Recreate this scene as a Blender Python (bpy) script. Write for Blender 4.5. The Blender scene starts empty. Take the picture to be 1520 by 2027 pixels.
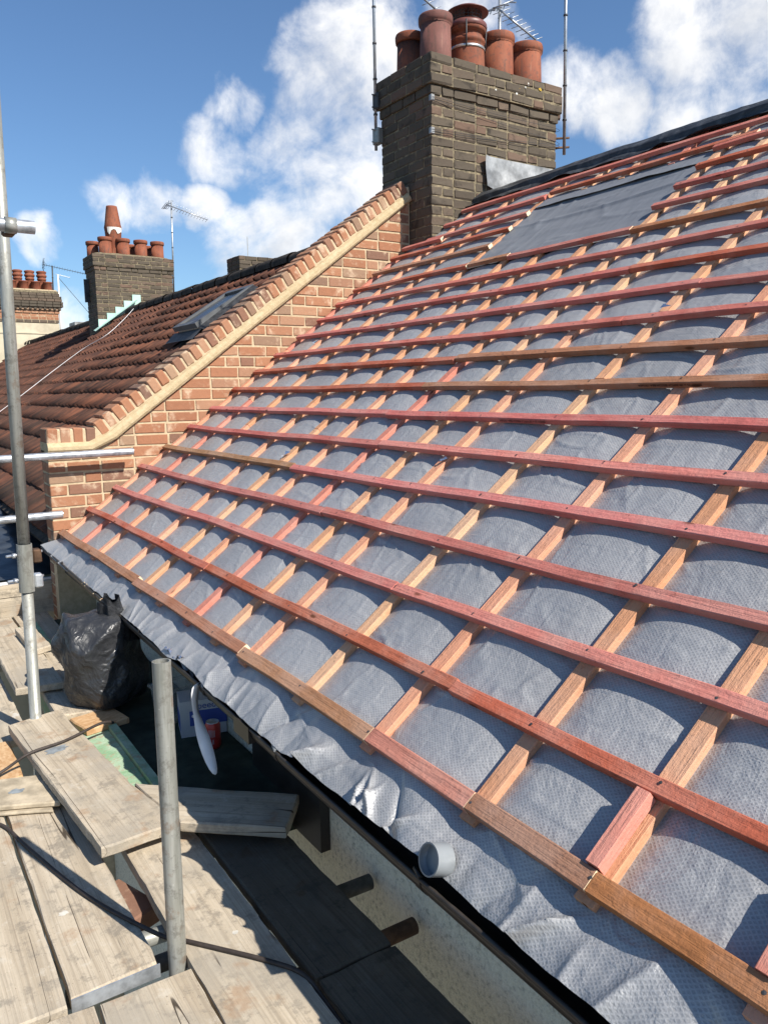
import bpy, bmesh, math, random
import numpy as np
from mathutils import Vector, Matrix, noise as mnoise
random.seed(7)
rs = np.random.RandomState(7)
SC = bpy.context.scene
COL = SC.collection
D2R = math.radians

# ------------------------------------------------------------------ camera
cam_d = bpy.data.cameras.new('camera')
cam = bpy.data.objects.new('camera', cam_d); COL.objects.link(cam)
cam_d.sensor_fit = 'VERTICAL'; cam_d.sensor_height = 24.0; cam_d.lens = 24.0*1548.5/2027.0
cam_d.clip_start = 0.05; cam_d.clip_end = 2000
FW = Vector((0.54400, 0.82485, -0.15391)); RT = Vector((0.83361, -0.55220, -0.01294)); UP = Vector((0.09567, 0.12126, 0.98800))
m = Matrix.Identity(4)
for i in range(3):
    m[i][0] = RT[i]; m[i][1] = UP[i]; m[i][2] = -FW[i]
cam.matrix_world = m
SC.camera = cam

# ------------------------------------------------------------------ sun, sky, exposure
SUN = Vector((0.232, -0.686, 0.690)).normalized()
sun_d = bpy.data.lights.new('sun', 'SUN'); sun = bpy.data.objects.new('sun', sun_d); COL.objects.link(sun)
sun_d.energy = 5.0; sun_d.angle = D2R(0.5); sun_d.color = (1.0, 0.945, 0.86)
sun.rotation_euler = SUN.to_track_quat('Z', 'Y').to_euler()
SC.view_settings.view_transform = 'Standard'; SC.view_settings.look = 'None'
SC.view_settings.gamma = 1.0; SC.view_settings.use_curve_mapping = False
SC.view_settings.exposure = 0.62
SC.cycles.max_bounces = 6

class NT:
    """small node-tree helper"""
    def __init__(s, tree): s.t = tree; s.n = tree.nodes; s.l = tree.links
    def add(s, ty, **kw):
        nd = s.n.new(ty)
        for k, v in kw.items(): setattr(nd, k, v)
        return nd
    def link(s, a, b): s.l.new(a, b)
    def val(s, sock, v):
        if hasattr(v, 'is_output') or isinstance(v, bpy.types.NodeSocket): s.l.new(v, sock)
        else: sock.default_value = v
    def math(s, op, a, b=0.0, c=None, clamp=False):
        nd = s.add('ShaderNodeMath', operation=op, use_clamp=clamp)
        s.val(nd.inputs[0], a); s.val(nd.inputs[1], b)
        if c is not None: s.val(nd.inputs[2], c)
        return nd.outputs[0]
    def vmath(s, op, a, b=None, out=0):
        nd = s.add('ShaderNodeVectorMath', operation=op)
        s.val(nd.inputs[0], a)
        if b is not None: s.val(nd.inputs[1], b)
        return nd.outputs[out]
    def mix(s, f, a, b, blend='MIX'):
        nd = s.add('ShaderNodeMix', data_type='RGBA', blend_type=blend)
        s.val(nd.inputs['Factor'], f); s.val(nd.inputs['A'], a) if False else None
        s.val(nd.inputs[0], f); s.val(nd.inputs[6], a); s.val(nd.inputs[7], b)
        return nd.outputs[2]
    def noise(s, vec, scale, detail=4, rough=0.55, dist=0.0):
        nd = s.add('ShaderNodeTexNoise'); s.val(nd.inputs['Vector'], vec)
        nd.inputs['Scale'].default_value = scale; nd.inputs['Detail'].default_value = detail
        nd.inputs['Roughness'].default_value = rough; nd.inputs['Distortion'].default_value = dist
        return nd.outputs['Fac']
    def ramp(s, f, stops):
        nd = s.add('ShaderNodeValToRGB'); s.val(nd.inputs[0], f)
        el = nd.color_ramp.elements
        while len(el) < len(stops): el.new(0.5)
        for e, (p, c) in zip(el, stops):
            e.position = p; e.color = c if len(c) == 4 else (*c, 1)
        return nd.outputs[0]
    def maprange(s, v, a, b, c=0.0, d=1.0, smooth=True):
        nd = s.add('ShaderNodeMapRange'); nd.interpolation_type = 'SMOOTHSTEP' if smooth else 'LINEAR'
        s.val(nd.inputs[0], v)
        for i, x in enumerate((a, b, c, d)): s.val(nd.inputs[i+1], x)
        return nd.outputs[0]

# world: Nishita sky with cumulus clouds
world = bpy.data.worlds.new('World'); SC.world = world; world.use_nodes = True
w = NT(world.node_tree); w.n.clear()
wo = w.add('ShaderNodeOutputWorld'); bg = w.add('ShaderNodeBackground')
sky = w.add('ShaderNodeTexSky'); sky.sky_type = 'NISHITA'; sky.sun_disc = False
sky.sun_elevation = math.asin(SUN.z); sky.sun_rotation = math.atan2(SUN.x, SUN.y)
sky.altitude = 0; sky.air_density = 1.0; sky.dust_density = 0.6; sky.ozone_density = 2.0
SKY_S = 0.062
bg.inputs['Strength'].default_value = SKY_S
# cloud density as a function of direction (node group)
cg = bpy.data.node_groups.new('cloud_density', 'ShaderNodeTree')
cg.interface.new_socket('Dir', in_out='INPUT', socket_type='NodeSocketVector')
cg.interface.new_socket('Density', in_out='OUTPUT', socket_type='NodeSocketFloat')
g = NT(cg); gi = g.add('NodeGroupInput'); go = g.add('NodeGroupOutput')
gd = g.vmath('NORMALIZE', gi.outputs[0])
wob = g.add('ShaderNodeTexNoise'); g.link(gd, wob.inputs['Vector']); wob.inputs['Scale'].default_value = 7; wob.inputs['Detail'].default_value = 5
off = g.vmath('SCALE', g.vmath('SUBTRACT', wob.outputs['Color'], (0.5, 0.5, 0.5))); off.node.inputs['Scale'].default_value = 0.10
dd = g.vmath('NORMALIZE', g.vmath('ADD', gd, off))
# cloud banks: direction (unit vector) and angular radius
def cdir(px, py): return (FW*1548.5 + RT*(px-760) - UP*(py-1013.5)).normalized()
BANKS = [((670, 170), 105), ((585, 95), 52), ((730, 130), 85), ((470, 195), 42), ((660, 260), 85), ((440, 290), 48), ((570, 325), 75),
         ((690, 350), 75), ((225, 395), 46), ((310, 400), 50), ((400, 405), 38), ((480, 490), 62), ((590, 480), 66), ((540, 420), 45),
         ((1140, 160), 58), ((1230, 170), 58), ((1360, 195), 55), ((1470, 200), 50), ((1410, 35), 85), ((1500, 90), 62), ((950, 60), 60),
         ((80, 490), 34), ((150, 610), 48), ((-560, 250), 220), ((1900, 100), 300), ((1800, 500), 300), ((-500, 650), 150)]
acc = None
for (px, py), r in BANKS:
    c = cdir(px, py); a = r/1548.5
    dt = g.vmath('DOT_PRODUCT', dd, tuple(c), out=1)
    f = g.maprange(dt, math.cos(a*1.85), math.cos(a*0.0), 0.0, 1.0)
    acc = f if acc is None else g.math('MAXIMUM', acc, f)
n1 = g.math('ADD', g.math('MULTIPLY', g.noise(gd, 6.0, 9, 0.62, 0.4), 0.62), g.math('MULTIPLY', g.noise(gd, 19.0, 8, 0.62, 0.3), 0.38))
n0 = g.noise(gd, 2.2, 4, 0.5)
gen = g.maprange(n0, 0.62, 0.74, 0.0, 0.7)     # scattered cumulus over the rest of the sky
up = g.add('ShaderNodeSeparateXYZ'); g.link(gd, up.inputs[0])
# the rest of the sky (outside the view) carries ordinary scattered cloud
fwd = g.vmath('DOT_PRODUCT', gd, tuple(FW), out=1)
gen = g.math('MULTIPLY', gen, g.maprange(fwd, 0.70, 0.45, 0.0, 1.0))
acc = g.math('MAXIMUM', acc, gen)
den = g.math('ADD', g.math('MULTIPLY', acc, 0.95), g.math('MULTIPLY', g.math('SUBTRACT', n1, 0.5), 3.1))
den = g.maprange(den, 0.40, 1.25, 0.0, 1.0)
den = g.math('MULTIPLY', den, g.maprange(acc, 0.02, 0.25, 0, 1))
g.link(den, go.inputs[0])
tc = w.add('ShaderNodeTexCoord')
def cloud(vec):
    nd = w.add('ShaderNodeGroup'); nd.node_tree = cg; w.val(nd.inputs[0], vec); return nd.outputs[0]
dirv = w.vmath('NORMALIZE', tc.outputs['Generated'])
d0 = cloud(dirv)
sunside = Vector((0.05, -0.02, 0.06))
d1 = cloud(w.vmath('ADD', dirv, tuple(sunside)))
d2 = cloud(w.vmath('ADD', dirv, tuple(sunside*0.4)))
shade = w.math('ADD', w.math('MULTIPLY', d1, 0.55), w.math('MULTIPLY', d2, 0.45))
n2 = w.noise(dirv, 16, 6, 0.6)
lit = w.math('SUBTRACT', 1.0, w.math('MULTIPLY', shade, w.maprange(n2, 0.3, 0.7, 0.35, 0.75)), clamp=True)
ccol = w.mix(lit, (5.8, 6.3, 7.2, 1), (13.4, 13.2, 12.9, 1))
skyc = w.mix(1.0, sky.outputs[0], (1.0, 1.25, 1.48, 1), 'MULTIPLY')
w.link(w.mix(w.math('MULTIPLY', d0, 0.93), skyc, ccol), bg.inputs['Color'])
w.link(bg.outputs[0], wo.inputs[0])

# ------------------------------------------------------------------ materials
def new_mat(name, rough=0.8, spec=0.3):
    mt = bpy.data.materials.new(name); mt.use_nodes = True
    t = NT(mt.node_tree); b = t.n['Principled BSDF']
    b.inputs['Roughness'].default_value = rough; b.inputs['Specular IOR Level'].default_value = spec
    t.b = b; t.m = mt
    t.tc = t.add('ShaderNodeTexCoord'); t.oi = t.add('ShaderNodeObjectInfo')
    return t
def scaled(t, vec, s):
    mp = t.add('ShaderNodeMapping'); t.link(vec, mp.inputs['Vector']); mp.inputs['Scale'].default_value = s
    return mp.outputs[0]
def objvec(t, rnd=True):
    v = t.tc.outputs['Object']
    if rnd:
        o = t.vmath('SCALE', (13.1, 7.7, 5.3)); t.link(t.oi.outputs['Random'], o.node.inputs['Scale'])
        v = t.vmath('ADD', v, o)
    return v
def bump(t, h, strength=0.3, dist=0.01):
    b = t.add('ShaderNodeBump'); b.inputs['Strength'].default_value = strength; b.inputs['Distance'].default_value = dist
    t.val(b.inputs['Height'], h); t.link(b.outputs[0], t.b.inputs['Normal'])

def mat_timber(name, axis=1):
    """sawn batten: obj.color is the stain, grain runs along local axis"""
    t = new_mat(name, 0.9, 0.10); v = objvec(t)
    s = [55, 55, 55]; s[axis] = 2.4
    gv = scaled(t, v, s)
    n = t.noise(gv, 1.6, 6, 0.68, 0.5); nb = t.noise(v, 4.0, 5, 0.65)
    col = t.mix(t.maprange(n, 0.35, 0.7), t.oi.outputs['Color'], (0.0, 0.0, 0.0, 1))
    col = t.mix(t.math('MULTIPLY', t.maprange(n, 0.44, 0.70), 0.5 if axis == 1 else 0.32), t.oi.outputs['Color'], t.mix(0.6, t.oi.outputs['Color'], (0.06, 0.02, 0.012, 1)))
    dust = t.mix(0.30, t.oi.outputs['Color'], (0.60, 0.44, 0.36, 1))
    col = t.mix(t.math('MULTIPLY', t.maprange(nb, 0.40, 0.66), 0.75), col, dust)
    col = t.mix(t.math('MULTIPLY', t.maprange(nb, 0.42, 0.30), 0.45), col, t.mix(0.5, t.oi.outputs['Color'], (0.05, 0.02, 0.012, 1)))
    fl = t.noise(v, 70, 4, 0.7)
    col = t.mix(t.math('MULTIPLY', t.maprange(fl, 0.60, 0.72), 0.5), col, (0.10, 0.045, 0.03, 1))
    # knots and small dark flecks
    vo = t.add('ShaderNodeTexVoronoi'); s2 = [16, 16, 16]; s2[axis] = 5.5
    t.link(scaled(t, v, s2), vo.inputs['Vector']); vo.inputs['Scale'].default_value = 1.0
    k = t.maprange(vo.outputs['Distance'], 0.05, 0.16, 1.0, 0.0)
    kr = t.add('ShaderNodeSeparateColor'); t.link(vo.outputs['Color'], kr.inputs[0])
    k = t.math('MULTIPLY', k, t.maprange(kr.outputs[0], 0.62, 0.70, 0, 0.85))
    col = t.mix(k, col, (0.10, 0.035, 0.015, 1))
    t.link(col, t.b.inputs['Base Color'])
    bump(t, t.math('ADD', n, t.math('MULTIPLY', fl, 0.6)), 0.9, 0.005)
    return t.m
M_BAT = mat_timber('stained_batten_timber', 1)
M_CTR = mat_timber('counter_batten_timber', 0)
def mat_plain(name, col, rough=0.6, spec=0.3, metal=0.0, var=0.25, scale=8.0, bmp=0.0):
    t = new_mat(name, rough, spec); t.b.inputs['Metallic'].default_value = metal
    n = t.noise(objvec(t), scale, 5, 0.6)
    c2 = tuple(x*(1-var) for x in col); c3 = tuple(min(1, x*(1+var*0.8)) for x in col)
    t.link(t.mix(t.maprange(n, 0.3, 0.7), (*c2, 1), (*c3, 1)), t.b.inputs['Base Color'])
    if bmp: bump(t, n, bmp, 0.01)
    return t.m
M_CUT = mat_plain('fresh_cut_end_grain', (0.78, 0.62, 0.42), 0.8, 0.2, var=0.15, scale=60)

def mat_membrane():
    t = new_mat('woven_roofing_membrane', 0.45, 0.5); t.b.inputs['Metallic'].default_value = 0.22
    v = t.tc.outputs['Object']; sx = t.add('ShaderNodeSeparateXYZ'); t.link(v, sx.inputs[0])
    P = 2*math.pi/0.020
    nz = t.noise(v, 35, 3, 0.6)
    xa = t.math('ADD', sx.outputs[0], t.math('MULTIPLY', nz, 0.004)); ya = t.math('MULTIPLY', sx.outputs[1], 0.82)
    a = t.math('SINE', t.math('MULTIPLY', t.math('ADD', xa, ya), P))
    b = t.math('SINE', t.math('MULTIPLY', t.math('SUBTRACT', xa, ya), P))
    d = t.math('MAXIMUM', t.math('ABSOLUTE', a), t.math('ABSOLUTE', b))      # diamond quilting lines
    fine = t.noise(scaled(t, v, (420, 70, 70)), 1.0, 2, 0.5); thr = t.noise(scaled(t, v, (60, 420, 60)), 1.0, 2, 0.5)
    big = t.noise(v, 1.7, 5, 0.6); sp = t.noise(v, 11, 6, 0.7)
    f = t.math('ADD', t.math('MULTIPLY', t.maprange(d, 0.70, 1.0), 0.30), t.math('ADD', t.math('MULTIPLY', fine, 0.35), t.math('MULTIPLY', thr, 0.30)))
    col = t.mix(t.maprange(f, 0.15, 0.95, smooth=False), (0.250, 0.252, 0.255, 1), (0.480, 0.480, 0.480, 1))
    col = t.mix(t.math('MULTIPLY', t.maprange(big, 0.42, 0.72), 0.35), col, (0.17, 0.176, 0.185, 1))
    col = t.mix(t.math('MULTIPLY', t.maprange(sp, 0.56, 0.72), 0.38), col, (0.50, 0.49, 0.47, 1))
    t.link(col, t.b.inputs['Base Color'])
    wr = t.noise(scaled(t, v, (9, 16, 9)), 1.0, 6, 0.62, 0.6); wr2 = t.noise(scaled(t, v, (28, 10, 9)), 1.0, 5, 0.6, 0.5)
    hb = t.math('ADD', t.math('MULTIPLY', d, 0.10), t.math('ADD', t.math('MULTIPLY', wr, 1.5), t.math('MULTIPLY', wr2, 0.9)))
    bump(t, hb, 0.75, 0.006)
    t.link(t.maprange(sp, 0.3, 0.7, 0.34, 0.52), t.b.inputs['Roughness'])
    return t.m
M_MEM = mat_membrane()
def mat_opening():
    t = new_mat('plain_dark_membrane', 0.6, 0.3); v = t.tc.outputs['Object']
    n = t.noise(scaled(t, v, (3, 16, 3)), 1.5, 6, 0.65, 0.4); f = t.noise(v, 90, 3, 0.6)
    col = t.mix(n, (0.10, 0.108, 0.122, 1), (0.235, 0.245, 0.262, 1))
    col = t.mix(t.math('MULTIPLY', f, 0.3), col, (0.24, 0.25, 0.27, 1))
    t.link(col, t.b.inputs['Base Color']); bump(t, n, 0.35, 0.01); return t.m
M_OPEN = mat_opening()
def mat_black_sheet():
    t = new_mat('black_ridge_sheet', 0.5, 0.35); v = t.tc.outputs['Object']
    n = t.noise(scaled(t, v, (6, 6, 6)), 1.5, 6, 0.65, 0.6)
    t.link(t.mix(t.maprange(n, 0.4, 0.75), (0.028, 0.031, 0.035, 1), (0.10, 0.105, 0.11, 1)), t.b.inputs['Base Color']); bump(t, n, 0.5, 0.02); return t.m
M_RIDGE = mat_black_sheet()

def mat_brick(name, stops, smear, smear_amt, rough=0.9, bs=0.45):
    t = new_mat(name, rough, 0.15); v = objvec(t)
    base = t.ramp(t.oi.outputs['Random'], stops)
    n = t.noise(v, 9, 6, 0.65, 0.3); n2 = t.noise(v, 45, 4, 0.6)
    col = t.mix(t.math('MULTIPLY', n2, 0.45), base, t.mix(0.55, base, (0.03, 0.02, 0.015, 1)))
    col = t.mix(t.math('MULTIPLY', t.maprange(n, 0.52, 0.72), smear_amt), col, smear)
    t.link(col, t.b.inputs['Base Color']); bump(t, n2, bs, 0.006); return t.m
M_BRICK = mat_brick('red_orange_brick', [(0.0, (0.32, 0.148, 0.084)), (0.2, (0.40, 0.195, 0.110)), (0.4, (0.35, 0.160, 0.090)), (0.52, (0.43, 0.245, 0.150)), (0.66, (0.27, 0.140, 0.092)), (0.80, (0.19, 0.115, 0.083)), (0.92, (0.40, 0.26, 0.165)), (1.0, (0.165, 0.10, 0.075))], (0.56, 0.43, 0.30, 1), 0.82)
M_SOOT = mat_brick('sooty_stock_brick', [(0.0, (0.085, 0.070, 0.053)), (0.3, (0.125, 0.102, 0.076)), (0.55, (0.100, 0.083, 0.063)), (0.8, (0.15, 0.113, 0.083)), (1.0, (0.165, 0.108, 0.078))], (0.030, 0.026, 0.022, 1), 0.75)
def mat_mortar(name, c, d):
    t = new_mat(name, 0.95, 0.1); v = t.tc.outputs['Object']
    n = t.noise(v, 24, 6, 0.7); n2 = t.noise(v, 3, 4, 0.6)
    col = t.mix(t.maprange(n, 0.3, 0.7), (*d, 1), (*c, 1)); col = t.mix(t.math('MULTIPLY', t.maprange(n2, 0.5, 0.7), 0.4), col, (*d, 1))
    t.link(col, t.b.inputs['Base Color']); bump(t, n, 0.6, 0.008); return t.m
M_MORT = mat_mortar('cream_lime_mortar', (0.56, 0.45, 0.30), (0.42, 0.33, 0.21))
M_MORTD = mat_mortar('dirty_lime_mortar', (0.29, 0.238, 0.150), (0.085, 0.071, 0.052))
M_FILLET = mat_mortar('smooth_cream_fillet', (0.52, 0.42, 0.265), (0.40, 0.31, 0.18))

def mat_terracotta(name, a, b):
    t = new_mat(name, 0.75, 0.25); v = objvec(t)
    n = t.noise(scaled(t, v, (5, 5, 2)), 1.5, 5, 0.6); n2 = t.noise(v, 30, 4, 0.6)
    col = t.mix(t.maprange(n, 0.3, 0.7), (*a, 1), (*b, 1)); col = t.mix(t.math('MULTIPLY', t.maprange(n2, 0.50, 0.68), 0.5), col, (0.08, 0.05, 0.04, 1))
    st = t.noise(scaled(t, v, (22, 22, 2.5)), 1.0, 5, 0.65)
    col = t.mix(t.math('MULTIPLY', t.maprange(st, 0.50, 0.68), 0.55), col, (0.085, 0.052, 0.04, 1))
    col = t.mix(t.math('MULTIPLY', t.maprange(st, 0.40, 0.28), 0.3), col, (0.42, 0.25, 0.16, 1))
    t.link(col, t.b.inputs['Base Color']); bump(t, n2, 0.2, 0.005); return t.m
M_POT = mat_terracotta('terracotta_clay', (0.19, 0.056, 0.030), (0.26, 0.088, 0.046))
M_POT2 = mat_terracotta('purple_brown_clay', (0.135, 0.056, 0.046), (0.19, 0.084, 0.068))
M_COWL = mat_plain('brown_painted_cowl_metal', (0.16, 0.06, 0.05), 0.45, 0.4, 0.0, 0.3, 12)
M_STRAP = mat_plain('bright_strap_metal', (0.6, 0.6, 0.58), 0.35, 0.5, 0.8, 0.2, 20)

def mat_pantile():
    t = new_mat('weathered_clay_pantile', 0.85, 0.2); v = objvec(t)
    base = t.ramp(t.oi.outputs['Random'], [(0.0, (0.050, 0.028, 0.021)), (0.3, (0.074, 0.036, 0.026)), (0.6, (0.098, 0.045, 0.030)), (0.82, (0.135, 0.055, 0.034)), (0.93, (0.19, 0.075, 0.042)), (1.0, (0.062, 0.036, 0.028))])
    geo = t.add('ShaderNodeNewGeometry')
    wv = geo.outputs['Position']
    n = t.noise(scaled(t, v, (3, 22, 6)), 1.5, 5, 0.65); n2 = t.noise(wv, 0.8, 4, 0.6); n3 = t.noise(wv, 7, 4, 0.65)
    sx = t.add('ShaderNodeSeparateXYZ'); t.link(wv, sx.inputs[0])
    moss = t.math('MULTIPLY', t.maprange(sx.outputs[2], 1.1, -0.9, 0.1, 0.85), t.maprange(n2, 0.35, 0.65))
    col = t.mix(t.maprange(n, 0.42, 0.72), base, (0.20, 0.080, 0.045, 1))
    col = t.mix(moss, col, (0.045, 0.033, 0.026, 1))
    col = t.mix(t.math('MULTIPLY', t.maprange(n3, 0.58, 0.72), 0.5), col, (0.035, 0.028, 0.022, 1))
    t.link(col, t.b.inputs['Base Color']); bump(t, n3, 0.4, 0.01); return t.m
M_TILE = mat_pantile()
M_RIDGETILE = mat_plain('sooty_ridge_tile', (0.055, 0.045, 0.036), 0.9, 0.15, 0, 0.5, 9, 0.5)

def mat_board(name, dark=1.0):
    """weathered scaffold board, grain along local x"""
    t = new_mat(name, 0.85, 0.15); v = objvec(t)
    wv = t.add('ShaderNodeTexNoise'); t.link(scaled(t, v, (1.2, 3, 3)), wv.inputs['Vector']); wv.inputs['Scale'].default_value = 1.0
    dv = t.vmath('ADD', v, t.vmath('MULTIPLY', t.vmath('SUBTRACT', wv.outputs['Color'], (0.5, 0.5, 0.5)), (0, 0.028, 0.01)))
    gr = t.noise(scaled(t, dv, (1.1, 120, 120)), 1.0, 6, 0.70); gb = t.noise(scaled(t, dv, (0.6, 18, 18)), 1.0, 6, 0.68)
    pat = t.noise(v, 3.2, 5, 0.6); fine = t.noise(v, 90, 3, 0.6)
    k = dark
    col = t.mix(t.maprange(gb, 0.3, 0.7), (0.40*k, 0.328*k, 0.236*k, 1), (0.56*k, 0.478*k, 0.362*k, 1))
    col = t.mix(t.math('MULTIPLY', t.maprange(gr, 0.48, 0.64), 0.5), col, (0.23*k, 0.185*k, 0.135*k, 1))
    drt = t.noise(v, 13, 7, 0.75)
    col = t.mix(t.math('MULTIPLY', t.maprange(drt, 0.51, 0.64), 0.7), col, (0.20*k, 0.175*k, 0.14*k, 1))
    col = t.mix(t.math('MULTIPLY', t.maprange(drt, 0.44, 0.34), 0.45), col, (0.60*k, 0.55*k, 0.46*k, 1))
    spk = t.noise(v, 150, 2, 0.6)
    col = t.mix(t.math('MULTIPLY', t.maprange(spk, 0.66, 0.74), 0.6), col, (0.09*k, 0.075*k, 0.06*k, 1))
    col = t.mix(t.math('MULTIPLY', t.maprange(pat, 0.44, 0.70), 0.7), col, (0.33*k, 0.295*k, 0.24*k, 1))
    rust = t.noise(v, 6.0, 4, 0.6)
    col = t.mix(t.math('MULTIPLY', t.maprange(rust, 0.60, 0.70), 0.5), col, (0.30*k, 0.16*k, 0.075*k, 1))
    # long drying cracks
    ck = t.noise(scaled(t, dv, (0.30, 9.5, 9.5)), 1.0, 3.0, 0.35, 0.0)
    cr = t.math('ABSOLUTE', t.math('SUBTRACT', ck, 0.56))
    cm = t.math('MULTIPLY', t.maprange(cr, 0.0016, 0.0040, 1.0, 0.0), t.maprange(t.noise(v, 1.9, 3, 0.6), 0.47, 0.56))
    col = t.mix(cm, col, (0.045*k, 0.034*k, 0.024*k, 1))
    # saw marks, paint splashes
    vo = t.add('ShaderNodeTexVoronoi'); t.link(scaled(t, v, (3.3, 5.2, 3)), vo.inputs['Vector']); vo.inputs['Scale'].default_value = 1.0
    sepc = t.add('ShaderNodeSeparateColor'); t.link(vo.outputs['Color'], sepc.inputs[0])
    spl = t.math('ADD', vo.outputs['Distance'], t.math('MULTIPLY', t.math('SUBTRACT', t.noise(v, 26, 4, 0.7), 0.5), 0.5))
    sm = t.math('MULTIPLY', t.maprange(spl, 0.08, 0.11, 1, 0), t.maprange(sepc.outputs[0], 0.60, 0.64, 0, 0.75))
    col = t.mix(sm, col, (0.62*k, 0.59*k, 0.53*k, 1))
    # knots
    vk = t.add('ShaderNodeTexVoronoi'); t.link(scaled(t, v, (2.1, 6.3, 3)), vk.inputs['Vector']); vk.inputs['Scale'].default_value = 1.0
    skc = t.add('ShaderNodeSeparateColor'); t.link(vk.outputs['Color'], skc.inputs[0])
    km = t.math('MULTIPLY', t.maprange(vk.outputs['Distance'], 0.05, 0.10, 1, 0), t.maprange(skc.outputs[1], 0.6, 0.66, 0, 0.6))
    col = t.mix(km, col, (0.20*k, 0.135*k, 0.075*k, 1))
    col = t.mix(t.math('MULTIPLY', fine, 0.25), col, (0.25*k, 0.21*k, 0.16*k, 1))
    t.link(col, t.b.inputs['Base Color'])
    bump(t, t.math('SUBTRACT', t.math('ADD', gr, t.math('MULTIPLY', gb, 0.7)), t.math('MULTIPLY', cm, 0.9)), 0.5, 0.006)
    return t.m
M_BOARD = mat_board('weathered_scaffold_board')
M_BOARDD = mat_board('shade_darkened_scaffold_board', 0.27)  # same weathered board, with the shade by the wall painted into its colour
def mat_galv():
    t = new_mat('galvanised_steel_tube', 0.42, 0.5); t.b.inputs['Metallic'].default_value = 0.35; v = objvec(t)
    n = t.noise(scaled(t, v, (30, 30, 2.0)), 1.0, 6, 0.7); n2 = t.noise(v, 22, 7, 0.75)
    col = t.mix(t.maprange(n, 0.3, 0.7), (0.21, 0.21, 0.18, 1), (0.40, 0.40, 0.365, 1))
    col = t.mix(t.math('MULTIPLY', t.maprange(n2, 0.50, 0.66), 0.7), col, (0.14, 0.13, 0.11, 1))
    col = t.mix(t.math('MULTIPLY', t.maprange(n2, 0.30, 0.22), 0.5), col, (0.62, 0.62, 0.60, 1))
    n3 = t.noise(v, 9, 6, 0.7); n4 = t.noise(v, 48, 4, 0.7)
    col = t.mix(t.math('MULTIPLY', t.maprange(n3, 0.60, 0.70), 0.6), col, (0.20, 0.125, 0.075, 1))
    col = t.mix(t.math('MULTIPLY', t.maprange(n4, 0.64, 0.72), 0.55), col, (0.55, 0.54, 0.50, 1))
    t.link(col, t.b.inputs['Base Color'])
    t.link(t.maprange(n2, 0.3, 0.7, 0.34, 0.62), t.b.inputs['Roughness']); bump(t, n2, 0.15, 0.004); return t.m
M_GALV = mat_galv()
M_BRIGHT = mat_plain('bright_galvanised_steel', (0.50, 0.52, 0.54), 0.36, 0.5, 0.65, 0.4, 18)
M_RUST = mat_plain('rusty_brown_steel', (0.13, 0.075, 0.045), 0.8, 0.3, 0.2, 0.5, 14, 0.3)
M_DKTUBE = mat_plain('dull_dark_steel_tube', (0.10, 0.095, 0.08), 0.7, 0.3, 0.3, 0.4, 14)
M_BLACKPL = mat_plain('black_gutter_plastic', (0.022, 0.019, 0.017), 0.42, 0.35, 0, 0.4, 9)
M_BROWNPL = mat_plain('faded_brown_gutter_lip', (0.040, 0.034, 0.029), 0.5, 0.3, 0, 0.4, 9)
M_GREYPL = mat_plain('grey_plastic_pipe', (0.20, 0.215, 0.225), 0.35, 0.5, 0, 0.2, 12)
M_WHITE = mat_plain('white_plastic', (0.74, 0.74, 0.74), 0.5, 0.4, 0, 0.08, 12)
M_LEAD = mat_plain('dull_lead_sheet', (0.34, 0.34, 0.33), 0.45, 0.5, 0.4, 0.55, 5, 0.3)
M_TEAL = mat_plain('pale_green_copper_flashing', (0.40, 0.58, 0.50), 0.7, 0.3, 0, 0.2, 4, 0.2)
M_CABLE = mat_plain('black_rubber_cable', (0.045, 0.035, 0.03), 0.6, 0.3, 0, 0.3, 30)
M_ALU = mat_plain('aerial_aluminium', (0.40, 0.42, 0.44), 0.4, 0.5, 0.6, 0.25, 14)
M_DARKMET = mat_plain('dark_weathered_metal', (0.06, 0.06, 0.062), 0.6, 0.4, 0.3, 0.4, 14)
M_SLATE = mat_plain('wet_dark_lead_roof', (0.035, 0.04, 0.045), 0.28, 0.5, 0, 0.5, 6, 0.5)
M_GREEN = None
def mat_green():
    t = new_mat('verdigris_flat_roof', 0.85, 0.2); v = t.tc.outputs['Object']
    n = t.noise(v, 7, 6, 0.65, 0.6); n2 = t.noise(v, 22, 5, 0.7)
    col = t.mix(t.maprange(n, 0.38, 0.66), (0.22, 0.36, 0.215, 1), (0.40, 0.50, 0.37, 1))
    col = t.mix(t.math('MULTIPLY', t.maprange(n2, 0.50, 0.64), 0.8), col, (0.36, 0.27, 0.18, 1))
    col = t.mix(t.math('MULTIPLY', t.maprange(n2, 0.40, 0.30), 0.6), col, (0.07, 0.12, 0.07, 1))
    t.link(col, t.b.inputs['Base Color']); bump(t, n2, 0.4, 0.01); return t.m
M_GREEN = mat_green()
M_GREEND = mat_plain('shade_toned_green_mineral_felt', (0.040, 0.050, 0.038), 0.92, 0.12, 0, 0.5, 5, 0.4)  # shaded part of the same green roof, shade put into the colour
def mat_render():
    t = new_mat('mouldy_cream_roughcast', 0.95, 0.1); v = t.tc.outputs['Object']
    n = t.noise(v, 48, 8, 0.8); n2 = t.noise(v, 5, 6, 0.7, 0.5); n3 = t.noise(v, 110, 4, 0.7)
    col = t.mix(t.maprange(n3, 0.3, 0.7), (0.74, 0.67, 0.50, 1), (0.87, 0.81, 0.65, 1))
    sp = t.math('MULTIPLY', t.maprange(n, 0.46, 0.72), t.maprange(n2, 0.32, 0.55, 0.35, 1.0))
    col = t.mix(t.math('MULTIPLY', sp, 0.8), col, (0.10, 0.09, 0.055, 1))
    t.link(col, t.b.inputs['Base Color']); bump(t, t.math('ADD', n3, n), 0.8, 0.008); return t.m
M_RENDER = mat_render()
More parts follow.
